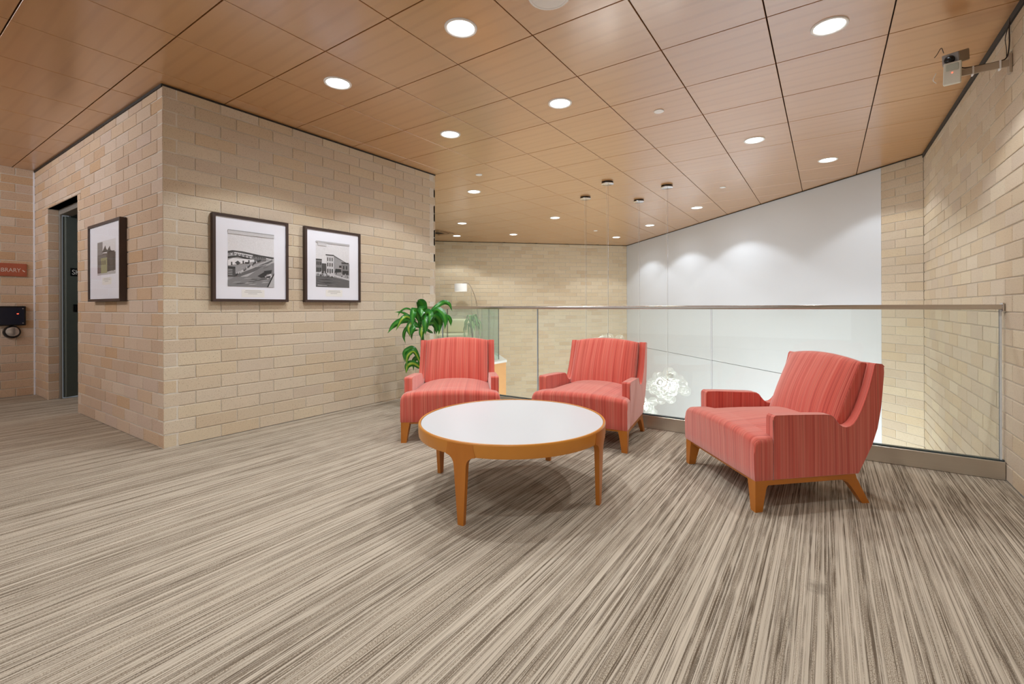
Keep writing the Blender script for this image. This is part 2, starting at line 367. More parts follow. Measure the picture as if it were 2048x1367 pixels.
def brick_wall(name, p0, u, nrm, L, z0, z1, mat, offA=.09, first_long=True, openings=(), thick=.1, cap=298, vis=True, extra=()):
    """p0: start point of the face at floor, u: unit along, nrm: unit outward. returns the structure object"""
    u = Vector((u[0], u[1], 0)).normalized(); nrm = Vector((nrm[0], nrm[1], 0)).normalized(); p0 = Vector((p0[0], p0[1], 0))
    R = Matrix(((u.x, nrm.x, 0, 0), (u.y, nrm.y, 0, 0), (0, 0, 1, 0), (0, 0, 0, 1)))
    flip = R.to_3x3().determinant() < 0
    # mortar backing with the openings left free
    bm = bmesh.new()
    segs = []
    if not openings: segs = [(0, L, z0, z1)]
    else:
        a, b, oz0, oz1 = openings[0]
        segs = [(0, a, z0, z1), (b, L, z0, z1), (a, b, oz1, z1)]
        if oz0 > z0: segs.append((a, b, z0, oz0))
    for a, b, c, d in segs:
        if b-a < .001: continue
        vs = bm_box(bm, a, b, -thick, -.006, c, d)
    bmesh.ops.transform(bm, matrix=Matrix.Translation(p0) @ R, verts=bm.verts)
    wall = link(name, from_bm(name, bm, M['mortar'])); tag(wall, kind='structure')
    todo = []
    i0 = math.floor(z0/CH + 1e-6); i1 = math.ceil(z1/CH - 1e-6)
    for i in range(i0, i1):
        za = max(z0, i*CH) + JT/2; zb = min(z1, (i+1)*CH) - JT/2
        if zb-za < .012: continue
        js = [0.0]; x = offA if i % 2 == 0 else offA + .5*BL - .03
        while x < L-.02: js.append(x); x += BL
        js.append(L)
        for a, b in zip(js, js[1:]):
            pieces = [(a, b, za, zb)]
            for (oa, ob, oz0, oz1) in openings:
                np_ = []
                for (a1, b1, c1, d1) in pieces:
                    if b1 <= oa or a1 >= ob or d1 <= oz0 or c1 >= oz1: np_.append((a1, b1, c1, d1)); continue
                    if d1 > oz1+.02: np_.append((a1, b1, oz1+.004, d1)); 
                    if a1 < oa-.02: np_.append((a1, oa, c1, min(d1, oz1)))
                    if b1 > ob+.02: np_.append((ob, b1, c1, min(d1, oz1)))
                pieces = np_
            for (a1, b1, c1, d1) in pieces:
                g0 = 0 if a1 == 0 else JT/2; g1 = 0 if abs(b1-L) < 1e-6 else JT/2
                if any(abs(a1-o[1]) < 1e-6 for o in openings): g0 = 0
                if any(abs(b1-o[0]) < 1e-6 for o in openings): g1 = 0
                if b1-a1-g0-g1 < .012: continue
                todo.append((a1+g0, b1-g1, c1, d1))
    rank = []
    for t in todo:
        c = p0 + u*((t[0]+t[1])/2); pr = project(c.x, c.y, (t[2]+t[3])/2)
        inn = vis and pr is not None and -60 < pr[0] < 2108 and -60 < pr[1] < 1427
        rank.append((0 if inn else 1, pr[2] if pr else 1e3, t))
    rank.sort(key=lambda q: (q[0], q[1]))
    sing = [q[2] for q in rank if q[0] == 0][:cap]; ss = set(sing); rest = [q[2] for q in rank if q[2] not in ss]
    rnd = random.Random(hash(name) % 1000 if False else len(todo))
    T = Matrix.Translation(p0) @ R
    for (a, b, c, d) in sing:
        me = brick_data(b-a, d-c, mat)
        o = link('brick', me, wall)
        jit = rnd.uniform(-.0012, .0012)
        o.matrix_world = T @ Matrix.Translation((a, jit, c))
    if rest:
        V, F = [], []
        for (a, b, c, d) in rest:
            v, f = brick_geo(b-a, d-c); n = len(V); j = rnd.uniform(-.0012, .0012)
            V += [T @ Vector((x+a, y+j, z+c)) for x, y, z in v]; F += [tuple(q+n for q in fc) for fc in f]
        o = link('brick_courses', mesh('brick_courses', V, F, mat), wall); o['kind'] = 'stuff'
    return wall

XB = -4.125; YA = 1.364; XL = -8.05; XR = .9; BLK = 4.235
# wall with the two town prints
brick_wall('wall_left', (XB, YA+.0015), (0, 1), (1, 0), BLK-YA-.0015, 0, CEIL, M['brick'], offA=.088)
# return wall with the door; runs away to the left
brick_wall('wall_corridor', (XB-.0015, YA), (-1, 0), (0, -1), XB-.0015-XL-.004, 0, CEIL, M['brick_warm'], offA=.10,
           openings=[(XB-.0015+6.285, XB-.0015+7.45, 0, 2.2)])
brick_wall('wall_sign', (XL, YA), (0, -1), (1, 0), YA+4.5, 0, CEIL, M['brick_warm'], offA=.16)
# jamb of the door recess and its other side
brick_wall('wall_jamb', (-7.4465, YA+.0015), (0, 1), (1, 0), .09, 0, 2.2, M['brick_warm'], offA=.075, thick=.06)
brick_wall('wall_jamb_right', (-6.2885, YA+.0015), (0, 1), (-1, 0), .09, 0, 2.2, M['brick_warm'], offA=.075, thick=.06, vis=False)
# right wall, carrying on down into the open well
brick_wall('wall_right', (XR, 3.3), (0, 1), (-1, 0), 6.69-3.3, 0, CEIL, M['brick'], offA=.20, cap=250)
brick_wall('wall_right_well', (XR, 4.09), (0, 1), (-1, 0), 6.69-4.09, -3.3, 0, M['brick'], offA=.20, cap=60)
brick_wall('wall_right_near', (XR, -4.5), (0, 1), (-1, 0), 7.8, 0, CEIL, M['brick'], offA=.20, vis=False)
# short diagonal brick pier
q = math.sqrt(.5)
brick_wall('wall_pier', (XR-.002, 6.70), (-q, q), (-q, -q), .485, -3.3, CEIL, M['brick'], offA=.19, cap=298)
# far diagonal brick wall
C0 = (-4.60, 12.20)
brick_wall('wall_far', C0, (-q, -q), (q, -q), 7.6, -3.3, CEIL, M['brick_far'], offA=.12, cap=298)
# back of the block, lounge side wall, wall behind the camera
brick_wall('wall_block_back', (XB, BLK), (-1, 0), (0, 1), 5.9, 0, CEIL, M['brick_far'], offA=.09, vis=False)
box('wall_lounge', (-10.1, 4.3, -.3), (-10.0, 7.0, CEIL), M['mortar'])['kind'] = 'structure'
box('wall_back', (XL, -4.6, 0), (XR, -4.5, CEIL), M['mortar'])['kind'] = 'structure'
box('wall_well', (XB-1.05, BLK-.12, -3.3), (XR, BLK-.02-.18, -.32), M['mortar'])['kind'] = 'structure'
# white panelled wall
ww = empty('wall_white'); tag(ww, kind='structure')
def slab_on_diag(name, s0, s1, z0, z1, mat, parent, out0=0.0, out1=-.05, bev=.0):
    # s runs from the brick pier towards the far corner
    P = Vector((XR-.002, 6.70, 0)); U = Vector((-q, q, 0)); N = Vector((-q, -q, 0))
    bm = bmesh.new(); bm_box(bm, s0, s1, out1, out0, z0, z1, bev)
    T = Matrix(((U.x, N.x, 0, P.x), (U.y, N.y, 0, P.y), (0, 0, 1, 0), (0, 0, 0, 1)))
    bmesh.ops.transform(bm, matrix=T, verts=bm.verts)
    return link(name, from_bm(name, bm, mat), parent)
S1 = (Vector(C0) - Vector((XR-.002, 6.70))).length
slab_on_diag('backing', .486, S1, -3.3, CEIL, M['black'], ww, -.02, -.08)
slab_on_diag('wall_panel', .487, S1, .004, CEIL-.004, M['whitewall'], ww, -.002, -.02, .0015)
slab_on_diag('wall_panel', .487, S1, -3.3, -.004, M['whitewall'], ww, -.002, -.02, .0015)

# ------------------------------------------------------------------ floors
def prism(name, pts, z0, z1, mat, parent=None, mats=None):
    n = len(pts); V = [(x, y, z0) for x, y in pts] + [(x, y, z1) for x, y in pts]
    F = [tuple(range(n-1, -1, -1)), tuple(range(n, 2*n))] + [(i, (i+1) % n, n+(i+1) % n, n+i) for i in range(n)]
    return link(name, mesh(name, V, F, mat), parent)
fl = prism('floor', [(XL, -4.5), (XR, -4.5), (XR, 4.03), (XB, 4.03), (XB, YA+.05), (XL, YA+.05)], -.3, 0, M['carpet']); fl['kind'] = 'structure'
GX, GY = -5.17, 7.16
fl2 = prism('floor_lounge', [(-10, 4.25), (GX, 4.25), (GX, GY), (GX-2.22, GY+2.22), (-10, 6.8)], -.3, -.001, M['carpet']); fl2['kind'] = 'structure'
prism('floor_recess', [(-7.45, YA+.05), (-6.28, YA+.05), (-6.28, 3.6), (-8.9, 3.6), (-8.9, YA+.5), (-7.45, YA+.5)], -.1, -.002, M['carpet'])['kind'] = 'structure'
prism('floor_lower', [(-7.5, 4.0), (1.0, 4.0), (1.0, 7), (-4.6, 12.4), (-8.5, 9)], -3.4, -3.3, M['gloss_under'])['kind'] = 'structure'
# timber fascia round the lounge floor edge, white stone cap above it
tr = empty('trim_fascia'); tag(tr, kind='structure')
box('fascia_board', (GX, 4.25, -.95), (GX+.035, GY+.02, -.012), M['fascia'], tr)
prism('fascia_board', [(GX, GY+.02), (GX+.035, GY+.02), (GX-2.2, GY+2.26), (GX-2.22, GY+2.22)], -.95, -.012, M['fascia'], tr)
prism('cap_strip', [(GX-.02, 4.25), (GX+.05, 4.25), (GX+.05, GY+.03), (GX-2.18, GY+2.26), (GX-2.3, GY+2.14), (GX-.2, GY-.02), (GX-.2, 4.25)], -.012, .03, M['white'], tr)

# ------------------------------------------------------------------ ceiling
ceil = link('ceiling', None)
bm = bmesh.new(); bm_box(bm, -10.2, 1.0, -4.6, 12.6, CEIL+.035, CEIL+.08)
bpy.data.objects.remove(ceil)
ceil = link('ceiling', from_bm('ceiling', bm, M['plenum'])); tag(ceil, kind='structure')
PS = .6096; OX, OY = -2.114, 1.787; GAP = .0034
def panel_geo(x0, x1, y0, y1):
    c = .0015; z = CEIL; t = .018
    v = [(x0, y0, z+t), (x1, y0, z+t), (x1, y1, z+t), (x0, y1, z+t), (x0, y0, z+c), (x1, y0, z+c), (x1, y1, z+c), (x0, y1, z+c),
         (x0+c, y0+c, z), (x1-c, y0+c, z), (x1-c, y1-c, z), (x0+c, y1-c, z)]
    f = [(0, 1, 2, 3), (0, 4, 5, 1), (1, 5, 6, 2), (2, 6, 7, 3), (3, 7, 4, 0), (4, 8, 9, 5), (5, 9, 10, 6), (6, 10, 11, 7), (7, 11, 8, 4), (8, 11, 10, 9)]
    return v, f
cells = []
for i in range(-14, 5):
    for j in range(-11, 18):
        x0 = OX+i*PS; y0 = OY+j*PS; cx, cy = x0+PS/2, y0+PS/2
        if cx > XR+.29 or cx < -10.2 or cy < -4.7: continue
        if cx+cy > 7.6+.45 or cy-cx > 16.8+.45: continue
        if XL+.3 < cx < XB-.32 and YA+.32 < cy < BLK-.32: continue
        if cx < XL-.3 and cy < BLK-.32: continue
        pr = project(cx, cy, CEIL); inn = pr is not None and -150 < pr[0] < 2200 and pr[1] > -140
        cells.append((0 if inn else 1, pr[2] if pr else 99, x0, y0))
cells.sort()
me = mesh('panel', *panel_geo(GAP, PS-GAP, GAP, PS-GAP), M['ceiling'])
rest = []
for k, (vis_, d, x0, y0) in enumerate(cells):
    x1 = min(x0+PS, XR); 
    if vis_ == 0 and k < 299:
        if x1 < x0+PS-.001: o = link('panel', mesh('panel', *panel_geo(GAP, x1-x0, GAP, PS-GAP), M['ceiling']), ceil, (x0, y0, 0))
        else: o = link('panel', me, ceil, (x0, y0, 0))
    else: rest.append((x0, y0, x1-x0))
V, F = [], []
for x0, y0, wd in rest:
    v, f = panel_geo(x0+GAP, x0+wd-GAP, y0+GAP, y0+PS-GAP); n = len(V); V += v; F += [tuple(a+n for a in g) for g in f]
if V: link('panel_field', mesh('panel_field', V, F, M['ceiling']), ceil)['kind'] = 'stuff'
# black reveal strips along the wall heads
def strip(n, a, b, h=.022, t=.008, nrm=(0, 0)):
    a = Vector((a[0], a[1], 0)); b = Vector((b[0], b[1], 0)); nn = Vector((nrm[0], nrm[1], 0)).normalized()
    pts = [a, b, b+nn*t, a+nn*t]
    prism(n, [(p.x, p.y) for p in pts], CEIL-h, CEIL-.0005, M['black'])['kind'] = 'structure'
strip('trim_1', (XB, YA-.006), (XB, BLK), .014, .006, (1, 0))
strip('trim_2', (XB, YA), (XL, YA), .022, .008, (0, -1))
strip('trim_3', (XR, -4.5), (XR, 6.69), .040, .012, (-1, 0))
strip('trim_4', (XR, 6.69), (C0[0], C0[1]), .010, .012, (-1, -1))
strip('trim_5', C0, (C0[0]-5.2, C0[1]-5.2), .010, .012, (1, -1))
# pale sealant joint where the sign wall meets the door wall
box('trim_6', (XL-.002, YA-.014, 0), (XL+.012, YA-.001, CEIL-.02), M['mat'])['kind'] = 'structure'

# ------------------------------------------------------------------ door recess
box('trim_7', (-7.50, YA+.004, 2.2), (-6.27, YA+.092, 2.212), M['cambody'])['kind'] = 'structure'
d1 = empty('door_1'); tag(d1, kind='structure')
box('door_frame', (-7.45, YA+.092, 0), (-7.415, YA+.112, 2.2), M['doorframe'], d1, .002)
box('door_frame', (-6.33, YA+.092, 0), (-6.285, YA+.20, 2.2), M['doorframe'], d1, .002)
box('door_frame', (-7.408, YA+.092, 2.14), (-6.33, YA+.20, 2.2), M['doorframe'], d1, .002)
AO = math.radians(118)
leaf = empty('leaf', (-7.405, YA+.135, 0), 0); leaf.parent = d1; leaf.rotation_euler = (0, 0, AO)
bm = bmesh.new(); bm_box(bm, 0, 1.06, -.022, .022, .012, 2.13, .002)
bpy.data.objects.remove(leaf)
leaf = link('leaf', from_bm('leaf', bm, M['door']), d1, (-7.425, YA+.135, 0)); leaf.rotation_euler = (0, 0, AO)
# the sign and the lock sit on the face turned to the lobby (local -y)
bm = bmesh.new(); bm_box(bm, .045, .46, -.026, -.022, 1.436, 1.53, .001)
sp = link('door_sign', from_bm('door_sign', bm, M['blackgloss']), leaf)
bpy.context.view_layer.update()
LW = leaf.matrix_world.copy()
bm = bmesh.new(); bm_box(bm, .072, .17, -.028, -.022, 1.01, 1.10, .003); bm_box(bm, .092, .15, -.032, -.028, 1.03, 1.085, .004)
link('lock_plate', from_bm('lock_plate', bm, M['blackgloss']), leaf)
box('wall_recess', (-9.0, 3.6, 0), (-6.2, 3.7, CEIL), M['door'])['kind'] = 'structure'
box('wall_recess_left', (-9.0, YA+.5, 0), (-8.9, 3.6, CEIL), M['door'])['kind'] = 'structure'
box('wall_recess_right', (-6.275, YA+.22, 0), (-6.2, 3.6, CEIL), M['door'])['kind'] = 'structure'
txt = text_mesh('lettering', 'SK', .082, M['white'], None, Matrix.Identity(4), .0006)
txt.matrix_world = LW @ Matrix.Translation((.057, -.0268, 1.455)) @ Matrix.Rotation(math.pi/2, 4, 'X')
txt.parent = leaf; txt.matrix_parent_inverse = LW.inverted()

# ------------------------------------------------------------------ downlights
def downlight(x, y, label, group='recessed round downlights in the wood ceiling', k=1.0):
    r = empty('downlight', (x, y, CEIL)); tag(r, label, 'downlight', group)
    if 'ring' not in _bc:
        bm = bmesh.new(); bm_lathe(bm, [(.080, -.001), (.083, -.0065), (.090, -.008), (.096, -.006), (.098, 0), (.080, 0), (.080, -.001)], 40); _bc['ring'] = from_bm('trim_ring', bm, M['white'], True, 50)
        bm = bmesh.new(); bm_lathe(bm, [(0, -.0015), (.0805, -.0015), (.0805, -.0003), (0, -.0003)], 40); _bc['lens'] = from_bm('lens', bm, M['lamp'])
        ld = bpy.data.lights.new('lamp_beam', 'SPOT'); ld.energy = LAMP_W; ld.color = LAMP_COL; ld.spot_size = CONE; ld.spot_blend = .22; ld.shadow_soft_size = .03; _bc['ld'] = ld
        l2 = bpy.data.lights.new('lamp_spill', 'SPOT'); l2.energy = WIDE_W; l2.color = LAMP_COL; l2.spot_size = math.radians(176); l2.spot_blend = .9; l2.shadow_soft_size = .07; _bc['ld2'] = l2
    link('trim_ring', _bc['ring'], r); link('lens', _bc['lens'], r)
    for nm, key in (('lamp_beam', 'ld'), ('lamp_spill', 'ld2')):
        kk = key+str(k)
        if kk not in _bc: _bc[kk] = _bc[key].copy(); _bc[kk].energy = _bc[key].energy*k
        link(nm, _bc[kk], r, (0, 0, -.02))
    return r
DL = [(-1.82, 2.09, 'round downlight nearest the top edge, left of the white ceiling dome'),
 (-3.03, 2.09, 'round downlight closest above the wall with the two town prints'),
 (-1.82, 3.32, 'round downlight in the middle of the ceiling above the left and centre chairs'),
 (-3.03, 3.32, 'round downlight near the end of the print wall, second from the brick corner'),
 (.02, 3.31, 'large round downlight at the upper right nearest the wall camera'),
 (-.60, 5.16, 'round downlight in front of the white wall, left of the pair at the right'),
 (.02, 6.34, 'round downlight closest to the brick pier at the right of the white wall'),
 (-4.26, 5.17, 'round downlight just past the end of the print wall'),
 (-1.83, 8.16, 'round downlight at the white wall edge right of the pendant canopies'),
 (-4.26, 7.56, 'round downlight left of the pendant canopies over the well'),
 (-6.08, 7.0, 'small downlight at the far left just above the air vent'),
 (-3.04, 9.39, 'round downlight between the pendant cords and close to the white wall'),
 (-6.05, 8.77, 'small downlight above the middle of the far brick wall'),
 (-7.26, 8.17, 'small downlight at the far left beside the air vent'),
 (-4.24, 10.55, 'small downlight nearest the far corner of brick and white walls')]
for x, y, l in DL: downlight(x, y, l, k=.62 if (x > -.1 and y > 6) else .95 if y > 4.5 else 1.0)
for x, y, l in [(-.60, .87, 'above the right of the lobby floor, nearest the right armchair'), (-1.82, -.35, 'directly in front of the print wall corner line'), (-3.03, -.35, 'nearest the corridor mouth'),
                (.02, -.96, 'beside the right brick wall'), (-1.82, -2.8, 'near the back wall, right of two'), (-3.6, -2.8, 'near the back wall, left of two')]:
    downlight(x, y, 'added out-of-picture round downlight ' + l, 'added downlights over the near end of the lobby', .9)  # unseen lamps added to brighten the near end of the floor
# small flat covers
for x, y, l in [(-1.19, 3.93, 'small white ceiling disc nearest the camera, on a scuffed panel'), (-3.66, 4.54, 'small white ceiling disc by the end of the print wall'),
                (-1.21, 6.96, 'small white ceiling disc near the top of the white wall'), (-4.25, 9.37, 'tiny white ceiling disc farthest away, between pendant cords')]:
    r = lathe('sprinkler_cover', [(0, -.008), (.036, -.008), (.041, -.006), (.042, -.0005), (0, -.0005)], M['white'], None, 28, (x, y, CEIL))
    tag(r, l, 'ceiling disc', 'white sprinkler covers in the ceiling')
dm = empty('ceiling_speaker', (-1.235, 2.134, CEIL)); tag(dm, 'round white ceiling dome cut off by the top edge of the picture', 'ceiling dome')
lathe('rim', [(.098, -.012), (.112, -.010), (.116, -.001), (.098, -.001), (.098, -.012)], M['white'], dm, 40)
lathe('cover', [(0, -.024), (.06, -.021), (.09, -.014), (.0985, -.010), (.0985, -.002), (0, -.002)], M['white'], dm, 40)
av = empty('air_vent', (-7.3, 7.58, CEIL)); tag(av, 'square slotted air vent with dark gaps at the far left of the ceiling', 'air vent')
for a, b, zz in ((.30, .275, -.004), (.235, .20, -.008), (.155, .12, -.012)):
    bm = bmesh.new()
    for s in ((-a, a, b, a), (-a, a, -a, -b), (-a, -b, -b, b), (b, a, -b, b)): bm_box(bm, s[0], s[1], s[2], s[3], zz-.004, zz+.003)
    link('vane', from_bm('vane', bm, M['ceiling']), av)
box('dark_throat', (-.29, -.29, -.004), (.29, .29, -.0005), M['plenum'], av)

# ------------------------------------------------------------------ pendant bubble lamps
ico = bmesh.new(); bmesh.ops.create_icosphere(ico, subdivisions=3, radius=1); ICO = from_bm('glass_bubble', ico, M['bubble'], True)
ico = bmesh.new(); bmesh.ops.create_icosphere(ico, subdivisions=2, radius=1); ICOB = from_bm('bulb', ico, M['bulb'], True)
def pendant(x, y, zc, label, seed):
    rn = random.Random(seed)
    r = empty('pendant_lamp', (x, y, CEIL)); tag(r, label, 'pendant lamp', 'bubble glass pendant lamps over the open well')
    lathe('canopy', [(0, -.034), (.074, -.034), (.082, -.030), (.083, -.022), (.0, -.022)], M['chrome'], r, 32)
    lathe('canopy_collar', [(.0, -.022), (.076, -.022), (.078, 0.0), (0, 0)], M['blackgloss'], r, 32)
    L = CEIL - zc
    tube('cord', [(0.012, 0, -.03), (.003, 0, -L+.12)], .0022, M['silver'], r, 5)
    tube('cord', [(-.014, .003, -.03), (-.003, 0, -L+.12)], .0014, M['white'], r, 5)
    lathe('lamp_holder', [(0, -L+.22), (.007, -L+.22), (.007, -L+.10), (.025, -L+.09), (.03, -L-.04), (0, -L-.045)], M['chrome'], r, 16)
    for k in range(6):
        a = k*2.4; o = link('bulb', ICOB, r, (.10*math.cos(a), .10*math.sin(a), -L+.05-.03*(k % 4))); o.scale = (.017, .017, .017)
    pts = []
    tries = 0
    while len(pts) < 34 and tries < 4000:
        tries += 1
        a = rn.uniform(0, 2*math.pi); e = rn.uniform(-1, 1); rad = rn.uniform(.5, 1)
        R = rn.uniform(.045, .082)
        p = Vector((math.cos(a)*math.sqrt(1-e*e)*.27*rad, math.sin(a)*math.sqrt(1-e*e)*.27*rad, e*.20*rad - L))
        if all((p-q_).length > (R+R2)*.82 for q_, R2 in pts): pts.append((p, R))
    for p, R in pts:
        o = link('glass_bubble', ICO, r, p); o.scale = (R, R, R)
    ld = bpy.data.lights.new('bulb_glow', 'POINT'); ld.energy = 5; ld.color = (1, .96, .9); ld.shadow_soft_size = .1
    link('bulb_glow', ld, r, (0, 0, -L))
pendant(-3.07, 6.40, -.08, 'bubble pendant lamp hanging from the leftmost round canopy', 3)
pendant(-2.45, 5.79, .475, 'bubble pendant lamp whose glass tops show just over the middle chair back', 5)
pendant(-2.46, 7.06, -.52, 'lowest bubble pendant lamp partly behind the right side of the middle chair', 8)
pendant(-1.84, 6.43, -.06, 'bubble pendant lamp glowing between the middle and right chairs', 11)

# ------------------------------------------------------------------ glass railing
YR = 3.95
gr = empty('glass_railing', (0, YR, 0)); tag(gr, 'frameless glass railing with steel top rail and base shoe behind the chairs', 'railing')
box('top_rail', (XB+.005, -.024, 1.031), (XR-.004, .024, 1.062), M['steel'], gr, .004, 2, True)
box('base_shoe', (XB+.005, -.036, 0.001), (XR-.003, .036, .110), M['steel_shoe'], gr, .002)
box('rail_bracket', (XR-.012, -.03, 1.018), (XR-.0035, .03, 1.072), M['steel'], gr, .002)
box('gasket', (XB+.006, -.016, .110), (XR-.004, .016, .117), M['glass_edge'], gr)
JX = [XB+.03, -3.735, -2.431, -.775, XR-.018]
for a, b in zip(JX, JX[1:]):
    bm = bmesh.new(); x0, x1 = a+.004, b-.004
    vs = [bm.verts.new(p) for p in ((x0, -.0065, .117), (x1, -.0065, .117), (x1, -.0065, 1.031), (x0, -.0065, 1.031), (x0, .0065, .117), (x1, .0065, .117), (x1, .0065, 1.031), (x0, .0065, 1.031))]
    for f, mi in (((0, 1, 2, 3), 0), ((5, 4, 7, 6), 0), ((4, 0, 3, 7), 1), ((1, 5, 6, 2), 2)):
        bm.faces.new([vs[i] for i in f]).material_index = mi
    me = bpy.data.meshes.new('glass_panel'); bm.to_mesh(me); bm.free()
    for m in ('glass', 'glass_edge', 'glass_edge_l'): me.materials.append(M[m])
    link('glass_panel', me, gr)
box('edge_channel', (XR-.022, -.009, .117), (XR-.012, .009, 1.031), M['glass_edge_l'], gr)
# guard round the lounge edge across the well
g2 = empty('glass_guard', (GX-.12, GY, 0)); tag(g2, 'green-tinted glass guard round the raised lounge corner across the well', 'railing')
def pane(name, a, b, z0, z1, t=.006):
    a = Vector(a); b = Vector(b); d = (b-a).normalized(); n = Vector((-d.y, d.x))*t
    pts = [a-n, b-n, b+n, a+n]; bm = bmesh.new(); lo = [bm.verts.new((p.x, p.y, z0)) for p in pts]; hi = [bm.verts.new((p.x, p.y, z1)) for p in pts]
    for k, mi in ((0, 0), (1, 1), (2, 0), (3, 1)):
        k2 = (k+1) % 4; bm.faces.new((lo[k], lo[k2], hi[k2], hi[k])).material_index = mi
    bm.faces.new(hi).material_index = 1
    me = bpy.data.meshes.new(name); bm.to_mesh(me); bm.free(); me.materials.append(M['glass_green']); me.materials.append(M['glass_edge'])
    link(name, me, g2)
pane('glass_panel', (0, 4.27-GY), (0, 5.7-GY), .03, 1.05)
pane('glass_panel', (0, 5.72-GY), (0, -.01), .03, 1.05)
pane('glass_panel', (-.008, .008), (-1.05, 1.05), .03, 1.05)
pane('glass_panel', (-1.065, 1.065), (-2.1, 2.1), .03, 1.05)

# ------------------------------------------------------------------ framed prints
def art_mesh(W, H, polys, base):
    V = []; F = []; mats = [base]; fm = []
    def add(p, m, z):
        n = len(V); V.extend([(x*W, -z, y*H) for x, y in p]); F.append(tuple(range(n, n+len(p))))
        if m not in mats: mats.append(m)
        fm.append(mats.index(m))
    add([(0, 0), (1, 0), (1, 1), (0, 1)], base, 0)
    for k, (p, g) in enumerate(polys): add(p, GR[g], .00005*(k+1))
    return mesh('photo_print', V, F, mats, fm)
rc = lambda x0, y0, x1, y1: [(x0, y0), (x1, y0), (x1, y1), (x0, y1)]
def street():
    P = [([(0, 0), (1, 0), (1, .52), (0, .60)], 156), ([(0, .58), (.15, .61), (.5, .58), (1, .53), (1, .57), (.7, .59), (.3, .635), (.1, .64), (0, .62)], 76)]
    rn = random.Random(2)
    for k in range(16):
        x = .02+k*.04; y = .56-.004*k; P.append((rc(x, y, x+.035, y+.03+.01*(k % 3)), 204 if k % 2 else 128)); P.append(([(x, y+.03), (x+.035, y+.03), (x+.018, y+.05)], 76))
    P.append(([(0, .49), (.2, .53), (.55, .47), (.55, .505), (.2, .555), (0, .52)], 52))
    P.append((rc(.52, .47, .82, .57), 128)); P.append((rc(.52, .56, .82, .575), 52))
    for k in range(7): P.append((rc(.54+k*.04, .53, .56+k*.04, .555), 52)); P.append((rc(.54+k*.04, .49, .56+k*.04, .515), 76))
    P.append(([(0, .36), (.55, .46), (.55, .50), (.1, .5), (0, .46)], 224))
    for k in range(4): P.append((rc(.06+k*.12, .37+.02*k, .09+k*.12, .43+.018*k), 76))
    P.append((rc(.35, .42, .44, .445), 52)); P.append(([(.14, .42), (.2, .38), (.26, .42), (.2, .46)], 76))
    P.append((rc(0, .17, .15, .35), 76)); P.append((rc(0, .31, .15, .345), 52)); 
    for k in range(4): P.append((rc(.0, .2+.03*k, .09, .21+.03*k), 182))
    P.append(([(.15, .24), (.55, .40), (1, .55), (1, .47), (.8, .40), (.45, .2), (.3, .16)], 182))
    P.append(([(.15, .2), (.5, .33), (.95, .52), (.97, .5), (.55, .28), (.2, .16)], 100))
    P.append(([(0, 0), (.83, 0), (1, .28), (1, .47), (.75, .4), (.4, .18), (.15, .17), (0, .1)], 128))
    for k in range(14):
        x = rn.uniform(.02, .7); y = rn.uniform(.01, .15); P.append(([(x, y), (x+.14, y+.01), (x+.2, y+.025), (x+.06, y+.02)], rn.choice([100, 156, 76, 182])))
    for k in range(8):
        x = rn.uniform(.45, .85); y = .3+rn.uniform(-.1, .12); P.append(([(x, y), (x+.1, y+.03), (x+.13, y+.045), (x+.02, y+.02)], rn.choice([100, 182, 156])))
    P.append(([(.62, .2), (.8, .3), (.84, .27), (.8, .18), (.7, .17)], 52)); P.append(([(.76, .3), (.95, .33), (.93, .26), (.8, .24)], 52)); P.append(([(.78, .2), (.93, .26), (.95, .2), (.85, .15)], 204)); P.append(([(.8, .2), (.92, .22), (.9, .17), (.82, .17)], 76))
    P.append(([(.83, 0), (1, 0), (1, .28)], 182)); P.append(([(.83, 0), (.86, 0), (1, .24), (1, .28)], 28))
    P.append((rc(0, .93, 1, 1), 204)); P.append((rc(0, .985, 1, 1), 156))
    for k in range(26):
        x = .15+.03*k*.7; y = .17+.018*k*.7+rn.uniform(-.015, .02); P.append((rc(x, y, x+.012, y+.035), rn.choice([28, 52, 224])))
    return P
